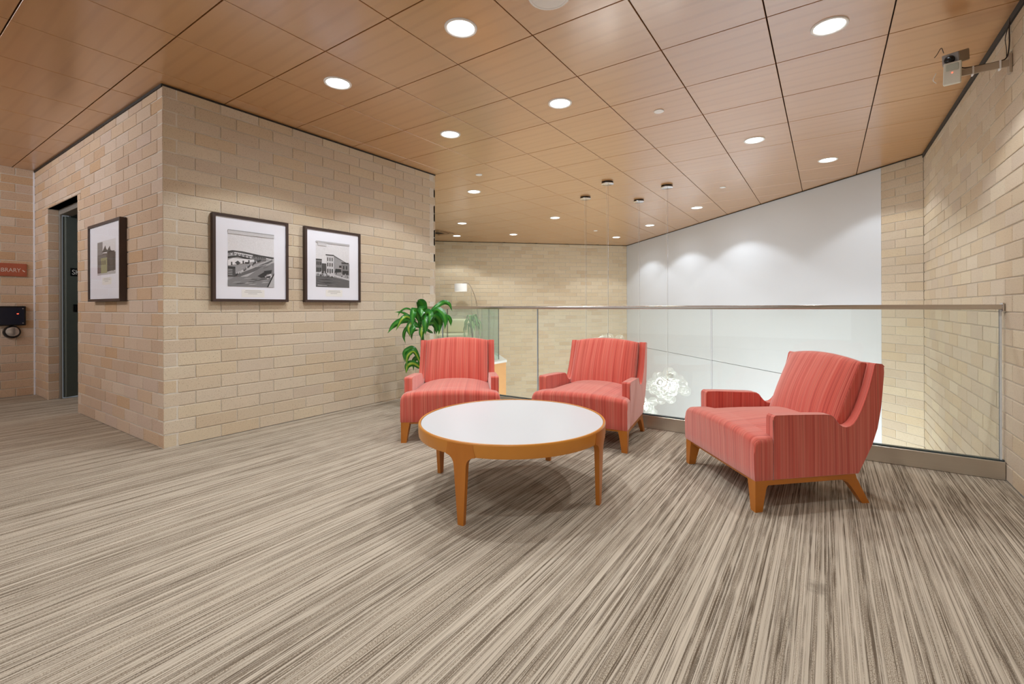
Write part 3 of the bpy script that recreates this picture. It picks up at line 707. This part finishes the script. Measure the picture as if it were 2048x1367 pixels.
def building():
    P = [(rc(0, 0, 1, .24), 100), ([(0, .24), (.4, .24), (1, .17), (1, .3), (0, .36)], 156), ([(0, .29), (.5, .26), (1, .17), (1, .2), (.5, .29), (0, .33)], 204)]
    P.append((rc(0, .32, .17, .60), 128)); P.append((rc(0, .585, .17, .61), 52)); P.append((rc(.17, .30, .3, .52), 76))
    for k in range(3): P.append((rc(.02+.05*k, .48, .05+.05*k, .55), 52)); P.append((rc(.02+.05*k, .33, .05+.05*k, .42), 28))
    P.append((rc(.3, .28, .52, .71), 204)); P.append((rc(.28, .70, .52, .725), 52))
    P.append(([(.52, .28), (.92, .30), (.92, .56), (.52, .71)], 156)); P.append(([(.52, .69), (.9, .56), (.9, .575), (.52, .72)], 100))
    for k in range(3):
        x = .325+.065*k; P.append((rc(x, .58, x+.03, .66), 76)); P.append((rc(x, .46, x+.03, .54), 28)); P.append((rc(x, .32, x+.035, .41), 52))
    P.append((rc(.75, .29, 1, .55), 128)); P.append((rc(.75, .55, .98, .575), 28))
    for k in range(2): P.append((rc(.8+.09*k, .42, .84+.09*k, .5), 52))
    P.append((rc(.68, .45, .75, .5), 52)); P.append(([(.54, .33), (.75, .35), (.74, .42), (.57, .42)], 52)); P.append((rc(.78, .3, .97, .39), 52))
    rn = random.Random(4)
    for k in range(40):
        x = rn.uniform(.02, .95); y = .24+rn.uniform(0, .09)-.05*x; P.append(([(x, y), (x+.03, y+.005), (x+.02, y+.05)], rn.choice([28, 52, 204, 224])))
    for k in range(12):
        x = rn.uniform(0, .75); y = rn.uniform(.02, .2)*(1-x*.2); P.append(([(x, y), (x+.22, y-.012), (x+.23, y-.006), (x, y+.008)], rn.choice([76, 128, 128])))
    P.append(([(.03, .03), (.3, .03), (.32, .04), (.05, .05)], 182)); P.append((rc(0, .96, 1, 1), 182)); P.append((rc(.05, .9, .3, .96), 204))
    return P
def gables():
    P = [(rc(0, 0, 1, .08), 182), ([(0, .06), (.55, .06), (.55, .62), (0, .66)], 76), ([(0, .6), (.25, .88), (.25, .6)], 128), (rc(0, .6, .3, .98), 128), ([(.26, .66), (.45, .86), (.5, .76), (.62, .66)], 52),
         ([(.52, .68), (.7, .82), (.74, .7), (.95, .6), (.95, .66)], 76), ([(.55, .08), (1, .1), (1, .62), (.55, .66)], 52), (rc(.05, .08, .5, .58), 100), (rc(.62, .1, .68, .66), 28), (rc(.86, .08, .9, .66), 28), (rc(.2, .05, .55, .5), 'o')]
    for k in range(4): P.append((rc(.08+.11*k, .3, .13+.11*k, .42), 52))
    return P
def framed(name, pos, rz, W, H, art, aw, ah, ax_, ay_, label, depth=.045):
    """local x to the right, -y towards the viewer, z up; pos is bottom-left corner on the wall face"""
    r = empty(name, pos, rz); tag(r, label, 'picture', 'framed historic town photographs')
    b = .022
    bm = bmesh.new()
    prof = [(0, 0), (W, 0), (W, H), (0, H)]; inn = [(b, b), (W-b, b), (W-b, H-b), (b, H-b)]
    def loop(pts, y): return [bm.verts.new((x, y, z)) for x, z in pts]
    o0 = loop(prof, -.004); o1 = loop(prof, -depth); i1 = loop(inn, -depth+.001); i0 = loop(inn, -depth+.013)
    for A, B in ((o0, o1), (o1, i1), (i1, i0)):
        for k in range(4): bm.faces.new((A[k], A[(k+1) % 4], B[(k+1) % 4], B[k]))
    bm.faces.new(o0[::-1])
    link('picture_frame', from_bm('picture_frame', bm, M['frame']), r)
    box('mat_board', (b, -depth+.012, b), (W-b, -depth+.018, H-b), M['mat'], r)
    me = art_mesh(aw, ah, art, GR[224]); a = link('photo_print', me, r, (ax_, -depth+.0115, ay_))
    cp = box('caption_card', (ax_+aw*.28, -depth+.0112, ay_-.105*H*1.2), (ax_+aw*.78, -depth+.0119, ay_-.035*H), M['white'], r)
    for k, (x0, x1) in enumerate(((.36, .7), (.34, .72), (.42, .62))):
        z = ay_-.05*H-.013*k
        l = box('caption_line', (ax_+aw*x0, -depth+.0109, z), (ax_+aw*x1, -depth+.0113, z+.003), GR[156], cp)
    gl = link('glazing', mesh('glazing', [(b, -depth+.0095, b), (W-b, -depth+.0095, b), (W-b, -depth+.0095, H-b), (b, -depth+.0095, H-b)], [(0, 1, 2, 3)], M['glazing']), r)
    return r
framed('framed_print', (XB, 1.682, 1.107), math.pi/2, .620, .716, street(), .378, .466, .114, .128, 'framed photo of a busy town street seen from above, nearer the corner')
framed('framed_print', (XB, 2.462, 1.107), math.pi/2, .618, .718, building(), .372, .447, .115, .147, 'framed photo of a tall three-storey building, nearer the plant')
framed('framed_print', (-5.735, YA, 1.115), 0, .86, .70, gables(), .48, .30, .24, .235, 'dark framed print of gabled houses on the wall beside the door', .05)

# ------------------------------------------------------------------ sign, control box on the end wall
sg = empty('wall_sign_plaque', (XL, 1.293, 1.437)); sg.name = 'copper_sign'; tag(sg, 'copper coloured plaque reading LIBRARY on the brick wall at the left edge', 'sign')
box('plaque', (.001, -.62, 0), (.018, 0, .152), M['copper'], sg, .003)
box('plaque_face', (.018, -.61, .012), (.0195, -.012, .140), M['copper'], sg, .0006)
bpy.context.view_layer.update()
MT = Matrix(((0, 0, 1, XL+.0196), (1, 0, 0, 1.242), (0, 1, 0, 1.487), (0, 0, 0, 1)))
t = text_mesh('lettering', 'LIBRARY', .066, M['letter'], None, MT @ Matrix.Diagonal((.80, 1, 1, 1)), .001); t.parent = sg; t.matrix_parent_inverse = Matrix.Translation(sg.location).inverted()
bm = bmesh.new()
vs = [bm.verts.new((XL+.0205, 1.293+y, 1.437+z)) for y, z in ((-.040, .082), (-.014, .060), (-.018, .052), (-.034, .062))]; bm.faces.new(vs)
bmesh.ops.translate(bm, verts=bm.verts, vec=(-XL, -1.293, -1.437)); link('arrow_mark', from_bm('arrow_mark', bm, M['letter']), sg)
cb = empty('control_box', (XL, 1.279, .851)); tag(cb, 'black wall box with four silver screws and a red light under the sign', 'control box')
box('housing', (.001, -.235, 0), (.05, 0, .23), M['blackgloss'], cb, .004)
box('faceplate', (.05, -.225, .012), (.053, -.012, .215), M['navy'], cb, .001)
for y in (-.025, -.213):
    for z in (.028, .2):
        sw = lathe('screw', [(0, .004), (.005, .003), (.0065, 0)], M['silver'], cb, 10, (.053, y, z)); sw.rotation_euler = (0, math.pi/2, 0)
box('indicator_light', (.053, -.075, .135), (.056, -.06, .142), M['led'], cb)
hk = empty('round_call_button', (XL, 1.168, .774)); tag(hk, 'round brushed metal disc in a black rim below the black wall box', 'push button')
def disc_x(name, prof, mat, parent, n=32):
    bm = bmesh.new(); bm_lathe(bm, prof, n); bmesh.ops.transform(bm, matrix=Matrix.Rotation(math.pi/2, 4, 'Y'), verts=bm.verts); return link(name, from_bm(name, bm, mat, True, 40), parent)
disc_x('rim', [(0, .001), (.072, .001), (.076, .02), (.070, .042), (.058, .044), (.058, .038), (0, .038)], M['blackgloss'], hk)
b_ = disc_x('metal_disc', [(0, .047), (.045, .046), (.057, .042), (.0575, .0385), (0, .0385)], M['silver'], hk); b_.location = (0, .004, .008)

# ------------------------------------------------------------------ wall camera on its bracket
wc = empty('security_camera', (XR, 3.80, 2.455)); tag(wc, 'beige security camera with white motion sensor on an arm from the right brick wall', 'security camera')
box('wall_plate', (-.014, -.022, -.05), (-.001, .022, .06), M['beige'], wc, .002)
bm = bmesh.new(); bm_box(bm, -.245, -.012, -.013, .013, -.006, .030, .002); bm_box(bm, -.245, -.012, -.016, -.013, -.012, .004)
link('arm', from_bm('arm', bm, M['beige']), wc)
for xx in (-.05, -.165): box('cable_clip', (xx-.004, -.020, -.018), (xx+.004, .016, .033), M['white'], wc, .001)
def placed(name, bm, mat, rot, loc, smooth=False):
    Mx = Matrix.Translation(loc) @ rot.to_matrix().to_4x4(); bmesh.ops.transform(bm, matrix=Mx, verts=bm.verts)
    return link(name, from_bm(name, bm, mat, smooth, 40), wc)
from mathutils import Euler
ra = Euler((math.radians(20), math.radians(6), math.radians(-34)))
bm = bmesh.new(); bm_box(bm, -.042, .042, -.055, .055, -.033, .033, .004); placed('casing', bm, M['cambody'], ra, (-.238, -.0, .112))
bm = bmesh.new(); bm_box(bm, -.041, .041, -.060, -.055, -.032, .032, .002); placed('faceplate', bm, M['camface'], ra, (-.238, -.0, .112))
bm = bmesh.new(); bm_lathe(bm, [(0, .0), (.024, 0), (.024, .018), (.018, .026), (.012, .027), (.0, .020)], 24)
bmesh.ops.transform(bm, matrix=Matrix.Translation((.0, -.060, -.002)) @ Matrix.Rotation(math.pi/2, 4, 'X'), verts=bm.verts)
placed('camera_lens', bm, M['blackgloss'], ra, (-.238, -.0, .112), True)
rb = Euler((math.radians(8), math.radians(2), math.radians(-12)))
bm = bmesh.new(); bm_box(bm, -.040, .040, -.022, .022, -.064, .060, .004); s_ = placed('motion_sensor', bm, M['offwhite'], rb, (-.262, -.045, .006))
bm = bmesh.new(); bm_box(bm, -.028, .028, -.0255, -.021, .010, .050, .002); placed('sensor_window', bm, M['lens_grey'], rb, (-.262, -.045, .006))
bm = bmesh.new(); bm_box(bm, -.002, .003, -.0255, -.021, -.004, .0005); placed('indicator_light', bm, M['led'], rb, (-.262, -.045, .006))
bm = bmesh.new(); bm_box(bm, -.020, .020, -.012, .012, -.03, .045, .003); placed('swivel_joint', bm, M['cambody'], Euler((0, .2, .1)), (-.238, .01, .035))
tube('cable', spline([(-.25, .04, .12), (-.222, .03, .128), (-.214, .02, .10), (-.222, .0, .06), (-.205, -.005, .038), (-.15, -.002, .034), (-.05, 0, .034), (-.02, -.004, .05), (-.012, -.012, .12), (-.014, -.02, .2), (-.010, -.022, .262)]), .0035, M['rubber'], wc, 6)
tube('cable', spline([(-.02, .004, .045), (-.022, -.002, .1), (-.028, -.01, .16), (-.012, -.018, .235)]), .002, M['rubber'], wc, 6)
tube('cable', spline([(-.30, -.04, .14), (-.318, -.085, .155), (-.34, -.10, .115), (-.352, -.10, .10)]), .002, M['rubber'], wc, 6)
tube('cable', spline([(-.334, -.03, .03), (-.348, -.035, -.01), (-.334, -.04, -.035)]), .002, M['white'], wc, 6)

# ------------------------------------------------------------------ coffee table
TC = (-1.537, 2.211); TR = .540; TH = .405
ct = empty('coffee_table', (TC[0], TC[1], 0), math.radians(6.5)); tag(ct, 'round low coffee table with a white top and amber wood rim and legs', 'coffee table')
lathe('tabletop', [(0, TH-.002), (TR-.0155, TH-.002), (TR-.0150, TH-.004), (TR-.015, TH-.022), (0, TH-.022)], M['tabletop'], ct, 128)
lathe('rim', [(TR-.0135, TH-.020), (TR-.0135, TH+.0005), (TR-.0115, TH+.002), (TR-.004, TH+.0015), (TR-.0005, TH-.003), (TR, TH-.008), (TR-.001, TH-.055), (TR-.003, TH-.066), (TR-.020, TH-.067), (TR-.024, TH-.055), (TR-.024, TH-.030), (TR-.0135, TH-.020)], M['amber_rim'], ct, 128)
def leg_table(ang):
    rows = []; fil = .05; zb = TH-.067
    zs = [0, .002, .06, .12, .18, .24, .27, zb-fil, zb-.040, zb-.030, zb-.020, zb-.012, zb-.006, zb-.002, zb, TH-.02, TH-.006]
    bm = bmesh.new()
    for z in zs:
        if z <= zb-fil: hw = .0165+(.0355-.0165)*(z/(zb-fil))
        elif z <= zb: hw = .0355+fil-math.sqrt(max(0, fil**2-(z-(zb-fil))**2))*1.0
        else: hw = .0355+fil*.80
        if z < zb: hw = min(hw, .0355+fil*.80)
        ro = TR+.0012 - (.008*(1-z/zb) if z < zb else 0); t = .021 + .008*min(1, z/zb)
        outer, inner = [], []
        for k in range(7):
            a = ang + hw*(k/3-1)/ro
            outer.append(bm.verts.new((ro*math.cos(a), ro*math.sin(a), z))); inner.append(bm.verts.new(((ro-t)*math.cos(a), (ro-t)*math.sin(a), z)))
        rows.append(outer+inner[::-1])
    for A, B in zip(rows, rows[1:]):
        n = len(A)
        for k in range(n): bm.faces.new((A[k], A[(k+1) % n], B[(k+1) % n], B[k]))
    bm.faces.new(rows[0]); bm.faces.new(rows[-1])
    return from_bm('leg', bm, M['amber'], True, 35)
for k in range(4): link('leg', leg_table(k*math.pi/2), ct)

# ------------------------------------------------------------------ armchairs
HW = .3875
def hw(s): return HW - .045*min(1, max(0, s/.54))
SH = .0  # s is depth from the front face; local y = s (origin at the centre of the front edge)
def taper(bm):
    for v in bm.verts: v.co.x *= hw(v.co.y)/HW
def make_chair():
    r = empty('armchair')
    # seat: T-shaped crowned cushion and body front
    sv = [0, .002, .007, .015, .026, .04, .06, .085, .105, .1055, .12, .16, .22, .30, .38, .46, .54, .60]
    pv = [-1, -.995, -.98, -.955, -.92, -.87, -.8, -.7, -.5, -.25, 0, .25, .5, .7, .8, .87, .92, .955, .98, .995, 1]
    bm = bmesh.new(); top = []
    rr = .036
    for s in sv:
        W = HW if s <= .105 else HW-.068
        row = []
        for p in pv:
            x = p*W
            z = .376 + .048*(1-abs(p)**2.6)*min(1, .50+s/.5)
            if s < rr: z -= rr-math.sqrt(max(0, rr*rr-(rr-s)**2))
            d = (1-abs(p))*W
            if s <= .105 and d < .03: z -= (.03-math.sqrt(max(0, .03**2-(.03-d)**2)))*.8
            row.append(bm.verts.new((x, s + (.004*(1-p*p) if s > .1 else -.010*(1-p*p)), z)))
        top.append(row)
    for A, B in zip(top, top[1:]):
        for k in range(len(pv)-1): bm.faces.new((A[k], A[k+1], B[k+1], B[k]))
    # skirts down to the base
    edge = top[0][:] + [row[-1] for row in top[1:]] + top[-1][-2::-1] + [row[0] for row in top[-2:0:-1]]
    lows = []
    prev = edge
    for zz, ins in ((.30, -.004), (.22, -.003), (.166, .0), (.160, .004)):
        ring = []
        for v in edge:
            y = v.co.y; x = v.co.x; yy = y
            if y < .05: yy = max(y, 0) * 1 + ins if y < .03 else y
            ring.append(bm.verts.new((x*(1-(ins if ins > 0 else 0)*2), yy, zz)))
        n = len(edge)
        for k in range(n): bm.faces.new((prev[k], prev[(k+1) % n], ring[(k+1) % n], ring[k]))
        prev = ring
    bm.faces.new(prev)
    taper(bm)
    link('seat', from_bm('seat', bm, M['fabric'], True, 50), r)
    # arms with wings, one each side
    prof = [(.108, .160), (.108, .470), (.112, .484), (.122, .492), (.20, .491), (.30, .488), (.42, .483), (.452, .479), (.470, .468), (.485, .448), (.502, .428), (.522, .415), (.545, .410), (.568, .414), (.590, .428), (.612, .456), (.635, .498), (.660, .555), (.684, .622), (.704, .690), (.716, .738), (.724, .747), (.760, .742), (.772, .730), (.774, .700), (.764, .600), (.752, .500), (.732, .400), (.700, .310), (.655, .225), (.618, .160)]
    for sgn in (-1, 1):
        bm = bmesh.new()
        nin = 4
        layers = []
        for k, off in enumerate((0, .004, .061, .065)):
            shr = .004 if k in (0, 3) else 0
            cx = sum(p[0] for p in prof)/len(prof); cz = .35
            lay = []
            for i, (s, z) in enumerate(prof):
                a = Vector(prof[i-1]); b = Vector(prof[(i+1) % len(prof)]); t = (b-a).normalized(); nn = Vector((t.y, -t.x))
                # wings lean in a little as they rise
                lean = .004*max(0, z-.45)/.3
                wing = .004*max(0, min(1, (s-.52)/.12)) if k >= 2 else 0
                lay.append(bm.verts.new((sgn*(HW-off+wing-lean), s+nn.x*shr, z+nn.y*shr)))
            layers.append(lay)
        n = len(prof)
        for A, B in zip(layers, layers[1:]):
            for i in range(n): bm.faces.new((A[i], A[(i+1) % n], B[(i+1) % n], B[i]))
        bm.faces.new(layers[0]); bm.faces.new(layers[-1])
        bm.normal_update(); bmesh.ops.triangulate(bm, faces=[f for f in bm.faces if len(f.verts) > 4], ngon_method='EAR_CLIP')
        taper(bm)
        link('armrest', from_bm('armrest', bm, M['fabric'], True, 33), r)
        # piping along the outer edge
        pts = []
        for i, (s, z) in enumerate(prof[:24]):
            lean = .004*max(0, z-.45)/.3
            x = sgn*(HW-.001-lean)*hw(s)/HW; pts.append((x, s, z-.001))
        tube('piping', pts, .0022, M['fabric'], r.children[-1], 6)
    # back cushion
    bm = bmesh.new(); pv2 = [-1, -.985, -.95, -.88, -.75, -.55, -.3, 0, .3, .55, .75, .88, .95, .985, 1]; loops = []
    Wc = HW-.069
    for p in pv2:
        e = (1-abs(p)**10); th = .55+.45*(1-abs(p)**8); crest = .030*(1-p*p)
        bul = .040*(1-p*p)**.7
        f = []
        for qv in (0, .06, .15, .3, .45, .6, .75, .88, .96):
            s = .512+.150*qv**1.05 - bul*math.sin(math.pi*min(1, qv*.9+.12))*.8 + (1-th)*.05; z = .385+(.358+crest)*qv
            f.append((s, z))
        z1 = .385+(.358+crest)
        f += [(.676+(1-th)*.02, z1+.002), (.694, z1+.004), (.714, z1-.001), (.728, z1-.012), (.722, z1-.06), (.690, .50), (.64, .39)]
        loops.append([bm.verts.new((p*Wc, s, z)) for s, z in f])
    for A, B in zip(loops, loops[1:]):
        n = len(A)
        for k in range(n): bm.faces.new((A[k], A[(k+1) % n], B[(k+1) % n], B[k]))
    bm.faces.new(loops[0]); bm.faces.new(loops[-1])
    taper(bm)
    link('back_cushion', from_bm('back_cushion', bm, M['fabric'], True, 60), r)
    # outer back
    bp = [(.60, .165), (.655, .30), (.69, .45), (.715, .60), (.728, .715), (.735, .742), (.758, .742), (.768, .725), (.758, .60), (.745, .50), (.725, .40), (.693, .31), (.648, .225), (.612, .165)]
    bm = bmesh.new(); a = [bm.verts.new((-(HW-.058), s, z)) for s, z in bp]; b = [bm.verts.new(((HW-.058), s, z)) for s, z in bp]; n = len(bp)
    for i in range(n): bm.faces.new((a[i], a[(i+1) % n], b[(i+1) % n], b[i]))
    bm.faces.new(a); bm.faces.new(b); bm.normal_update(); bmesh.ops.triangulate(bm, faces=[f for f in bm.faces if len(f.verts) > 4], ngon_method='EAR_CLIP'); taper(bm)
    link('outer_back', from_bm('outer_back', bm, M['fabric'], True, 40), r)
    # timber base and legs
    bm = bmesh.new()
    for sx in (-1, 1): bm_box(bm, min(sx*(HW-.004), sx*(HW-.03)), max(sx*(HW-.004), sx*(HW-.03)), .03, .60, .133, .161, .002)
    bm_box(bm, -HW+.03, HW-.03, .012, .03, .146, .161); bm_box(bm, -HW+.03, HW-.03, .575, .60, .135, .161)
    taper(bm); link('base_rail', from_bm('base_rail', bm, M['amber']), r)
    for sgn in (-1, 1):
        bm = bmesh.new()   # front leg: straight outside, curved inside taper
        zs = [0, .003, .05, .09, .115, .128, .137, .1605]
        ws = [.040, .042, .048, .055, .059, .062, .065, .067]; ds = [.040, .042, .050, .058, .063, .068, .078, .082]
        rows = []
        for z, w_, d_ in zip(zs, ws, ds):
            xo = sgn*(HW-.003); xi = sgn*(HW-.003-w_); y0 = .004; y1 = .004+d_
            rows.append([bm.verts.new(c) for c in ((xo, y0, z), (xi, y0, z), (xi, y1, z), (xo, y1, z))])
        for A, B in zip(rows, rows[1:]):
            for k in range(4): bm.faces.new((A[k], A[(k+1) % 4], B[(k+1) % 4], B[k]))
        bm.faces.new(rows[0]); bm.faces.new(rows[-1]); taper(bm)
        link('leg', from_bm('leg', bm, M['amber'], True, 30), r)
        bm = bmesh.new()   # rear leg raked backwards
        rows = []
        for z, y0, y1, w_ in ((0, .640, .682, .030), (.05, .606, .654, .034), (.09, .578, .632, .038), (.115, .556, .620, .042), (.128, .530, .613, .044), (.136, .500, .608, .046), (.1605, .48, .600, .046)):
            xo = sgn*(HW-.003); xi = sgn*(HW-.003-w_)
            rows.append([bm.verts.new(c) for c in ((xo, y0, z), (xi, y0, z), (xi, y1, z), (xo, y1, z))])
        for A, B in zip(rows, rows[1:]):
            for k in range(4): bm.faces.new((A[k], A[(k+1) % 4], B[(k+1) % 4], B[k]))
        bm.faces.new(rows[0]); bm.faces.new(rows[-1]); taper(bm)
        link('leg', from_bm('leg', bm, M['amber'], True, 30), r)
    return r
ch0 = make_chair()
for i, (x, y, a, lab) in enumerate([(-2.445, 2.672, 37, 'coral striped armchair in front of the potted plant, nearest the brick wall'),
                                    (-1.575, 3.125, 4.5, 'middle coral striped armchair behind the round table, glass bubbles beside it'),
                                    (-.552, 2.909, -50.5, 'coral striped armchair at the right, seen from its side by the white wall')]):
    o = ch0 if i == 0 else copy_tree(ch0)
    o.location = (x, y, 0); o.rotation_euler = (0, 0, math.radians(a)); tag(o, lab, 'armchair', 'coral armchairs round the coffee table')

# ------------------------------------------------------------------ potted plant by the brick wall
CR = Vector((CS, SN, 0)); CF = Vector((-SN, CS, 0)); UP = Vector((0, 0, 1))   # local axes of the plant: across, deeper, up
def leaf_mesh(pts, width, mat, fold=.18, n=14, twist=0.0, wide_dir=None):
    path = spline(pts, 5); m = len(path); V, F, UVs = [], [], []
    for i, p in enumerate(path):
        t = i/(m-1); d = (path[min(i+1, m-1)] - path[max(i-1, 0)]).normalized()
        side = d.cross(wide_dir if wide_dir is not None else CF)
        if side.length < .05: side = d.cross(UP)
        side.normalize(); nn = side.cross(d).normalized()
        wd = width*.5*(math.sin(math.pi*min(1, (t*.92+.06)))**.62)*(1 if t < .65 else (1-((t-.65)/.35)**2*.75)) * (1 if t > .12 else .45+t*4.5)
        for k in (-1, -.5, 0, .5, 1):
            V.append(p + side*wd*k + nn*abs(k)*wd*fold*2 + nn*.004*math.sin(t*17+k*2)); UVs.append(((k+1)/2, t))
    for i in range(m-1):
        for k in range(4): F.append((i*5+k, i*5+k+1, i*5+k+6, i*5+k+5))
    me = mesh('leaf', V, F, mat, smooth=True); ul = me.uv_layers.new(name='UVMap')
    for lp in me.loops: ul.data[lp.index].uv = UVs[lp.vertex_index]
    return me
pl = empty('potted_plant', (-3.55, 3.45, 0)); tag(pl, 'corn plant with arching green leaves between the left armchair and brick wall', 'plant')
lathe('pot', [(0, .001), (.10, .001), (.11, .01), (.135, .25), (.142, .27), (.142, .285), (.128, .285), (.124, .262), (0, .262)], M['pot'], pl, 32)
lathe('soil', [(0, .272), (.06, .274), (.123, .266), (.123, .2625), (0, .2625)], M['soil'], pl, 24)
bm = bmesh.new(); bm_tube(bm, spline([(0, 0, .25), (.004, .0, .45), (-.006, .004, .62), (0, 0, .71)]), [.02]*19, 10); link('cane', from_bm('cane', bm, M['cane'], True, 50), pl)
bm = bmesh.new(); bm_tube(bm, spline([(0, 0, .66), (.004, .0, .78), (.0, .004, .92)]), [.019, .018, .017, .016, .014, .013, .012, .011, .01, .008, .006, .005, .004], 8); link('cane', from_bm('cane', bm, M['leaf'], True, 50), pl)
SC = .000696
def PP(cx, cy, dep=0.0):
    a = (cx-645)*SC; z = 1.06 + (612.6-(580+cy/7.594))*4.84/916
    return CR*a + CF*dep + UP*z
LV = [([(640, 470), (642, 300), (630, 190), (605, 150)], 120, 'leaf', [0, 0, -.03, -.09], CF),
 ([(690, 440), (820, 280), (950, 185), (1040, 210), (1085, 320)], 55, 'leaf', [0, 0, .03, .04, .05], None),
 ([(700, 440), (860, 300), (960, 350), (1005, 450), (1000, 590)], 80, 'leaf', [0, -.03, -.06, -.07, -.07], None),
 ([(900, 390), (1010, 400), (1055, 460), (1065, 550)], 50, 'leaf', [.02, .04, .05, .05], None),
 ([(680, 500), (800, 390), (880, 470), (870, 680)], 95, 'leaf', [0, .04, .08, .08], None),
 ([(690, 520), (780, 500), (830, 570), (830, 670)], 70, 'leaf', [0, .04, .08, .09], None),
 ([(655, 470), (730, 340), (790, 370), (790, 490)], 85, 'leaf', [0, -.06, -.12, -.14], None),
 ([(650, 520), (660, 560), (655, 640), (655, 735)], 70, 'leaf_y', [-.01, -.07, -.09, -.09], None),
 ([(640, 430), (700, 420), (720, 520), (715, 665)], 80, 'leaf', [0, -.07, -.10, -.10], None),
 ([(600, 500), (540, 300), (520, 380), (520, 560)], 75, 'leaf', [0, -.05, -.08, -.09], None),
 ([(580, 450), (480, 310), (380, 275), (290, 330), (262, 415)], 22, 'leaf', [0, .02, .03, .03, .02], None),
 ([(560, 500), (430, 400), (350, 440), (270, 605)], 60, 'leaf_y', [0, -.03, -.06, -.08], None),
 ([(560, 520), (430, 460), (290, 470), (190, 540), (115, 650)], 70, 'leaf', [0, .02, .03, .02, 0], None),
 ([(560, 460), (430, 390), (300, 335), (185, 332)], 28, 'leaf', [0, .05, .08, .09], None),
 ([(590, 560), (500, 490), (455, 570), (480, 700)], 75, 'leaf_y', [0, -.03, -.06, -.07], None),
 ([(600, 570), (540, 520), (525, 590), (480, 680)], 60, 'leaf', [0, -.06, -.09, -.09], None),
 ([(560, 560), (440, 550), (370, 610), (350, 700), (380, 815)], 42, 'leaf', [0, .01, .02, .02, .02], None),
 ([(590, 600), (500, 620), (460, 690), (470, 765)], 26, 'leaf', [0, .03, .05, .05], None),
 ([(620, 470), (560, 330), (590, 290), (610, 300)], 60, 'leaf', [0, .02, .01, -.04], None),
 ([(650, 460), (700, 330), (690, 400), (680, 500)], 80, 'leaf', [0, .06, .10, .10], None),
 ([(640, 520), (600, 420), (560, 480), (545, 640)], 60, 'leaf', [0, .08, .14, .16], None),
 ([(650, 520), (720, 420), (790, 500), (770, 660)], 55, 'leaf', [0, .10, .17, .18], None),
 ([(650, 560), (690, 600), (740, 640), (775, 665)], 35, 'leaf', [0, .05, .10, .12], None),
 ([(640, 440), (660, 330), (650, 300), (650, 400)], 110, 'leaf', [.02, .0, -.04, -.08], CF),
 ([(640, 1180), (520, 900), (420, 900), (365, 960), (370, 1095)], 60, 'leaf', [0, 0, .01, 0, 0], None),
 ([(640, 1180), (540, 940), (460, 950), (425, 1030), (430, 1150)], 55, 'leaf_y', [0, -.03, -.05, -.06, -.06], None),
 ([(640, 1200), (520, 1110), (430, 1130), (410, 1250)], 75, 'leaf_y', [0, -.02, -.04, -.05], None),
 ([(640, 1200), (560, 1050), (480, 1080), (470, 1240)], 60, 'leaf', [0, .06, .09, .1], None),
 ([(640, 1160), (760, 960), (830, 1010), (860, 1180)], 60, 'leaf', [0, .06, .1, .1], None)]
for pts, wd, mt, dp, wdir in LV:
    link('leaf', leaf_mesh([PP(a, b, d) for (a, b), d in zip(pts, dp)], wd*SC*1.3, M[mt], wide_dir=wdir), pl)

# ------------------------------------------------------------------ lounge across the well
def cream_chair(x, y, rz, label):
    r = empty('cream_armchair', (x, y, 0), rz); tag(r, label, 'armchair')
    box('seat', (-.34, -.38, .2), (.34, .25, .46), M['cream'], r, .05, 3, True)
    bm = bmesh.new(); bm_box(bm, -.36, .36, .22, .40, .14, .82, .05, 3)
    bmesh.ops.transform(bm, matrix=Matrix.Rotation(math.radians(-8), 4, 'X'), verts=bm.verts); link('backrest', from_bm('backrest', bm, M['cream'], True, 40), r)
    for s in (-1, 1): box('armrest', (min(s*.33, s*.46), -.36, .14), (max(s*.33, s*.46), .34, .60), M['cream'], r, .04, 3, True)
    for sx in (-.38, .38):
        for sy in (-.3, .28): box('leg', (sx-.02, sy-.02, .0), (sx+.02, sy+.02, .15), M['amber'], r)
    box('pillow', (-.24, .05, .46), (.24, .20, .78), M['cream'], r, .06, 3, True)
cream_chair(-6.94, 7.72, math.radians(38), 'cream armchair behind the green glass of the far lounge')
p2 = empty('lounge_plant', (-6.17, 7.41, 0)); tag(p2, 'pale green potted plant behind the glass guard of the far lounge', 'plant')
lathe('pot', [(0, .001), (.11, .001), (.15, .28), (.152, .3), (.135, .3), (.13, .27), (0, .27)], M['white'], p2, 24)
tube('cane', spline([(0, 0, .26), (.01, 0, .4), (0, 0, .6)]), .018, M['cane'], p2, 8)
rn = random.Random(21)
for k in range(22):
    a = k*2.399; L = rn.uniform(.13, .22); h = rn.uniform(.0, .14); dr = rn.uniform(.05, .2)
    b0 = Vector((0, 0, .55+h*.5)); d = Vector((math.cos(a), math.sin(a), 0))
    link('leaf', leaf_mesh([b0, b0+d*L*.5+UP*(.12+h), b0+d*L*.9+UP*(.10+h-.03), b0+d*L*1.1+UP*(h-dr)], .05, M['leaf_pale'], wide_dir=UP), p2)
al = empty('arc_lamp', (-7.32, 8.80, 0)); tag(al, 'white drum-shade arc floor lamp in the far lounge', 'floor lamp')
lathe('base', [(0, .001), (.15, .001), (.15, .025), (.02, .03), (0, .03)], M['steel'], al, 28, (.12, .08, 0))
tube('arc', spline([(.12, .08, .02), (.125, .083, .6), (.09, .06, 1.15), (-.02, -.013, 1.53), (-.10, -.066, 1.64), (-.19, -.126, 1.635), (-.235, -.156, 1.61)]), .007, M['steel'], al, 8)
tube('pole', [(.02, .013, .03), (-.02, -.013, 1.53)], .004, M['steel'], al, 6)
lathe('lamp_shade', [(.155, 0), (.155, .19), (.150, .19), (.150, 0), (.155, 0)], M['shade'], al, 36, (-.235, -.156, 1.435))
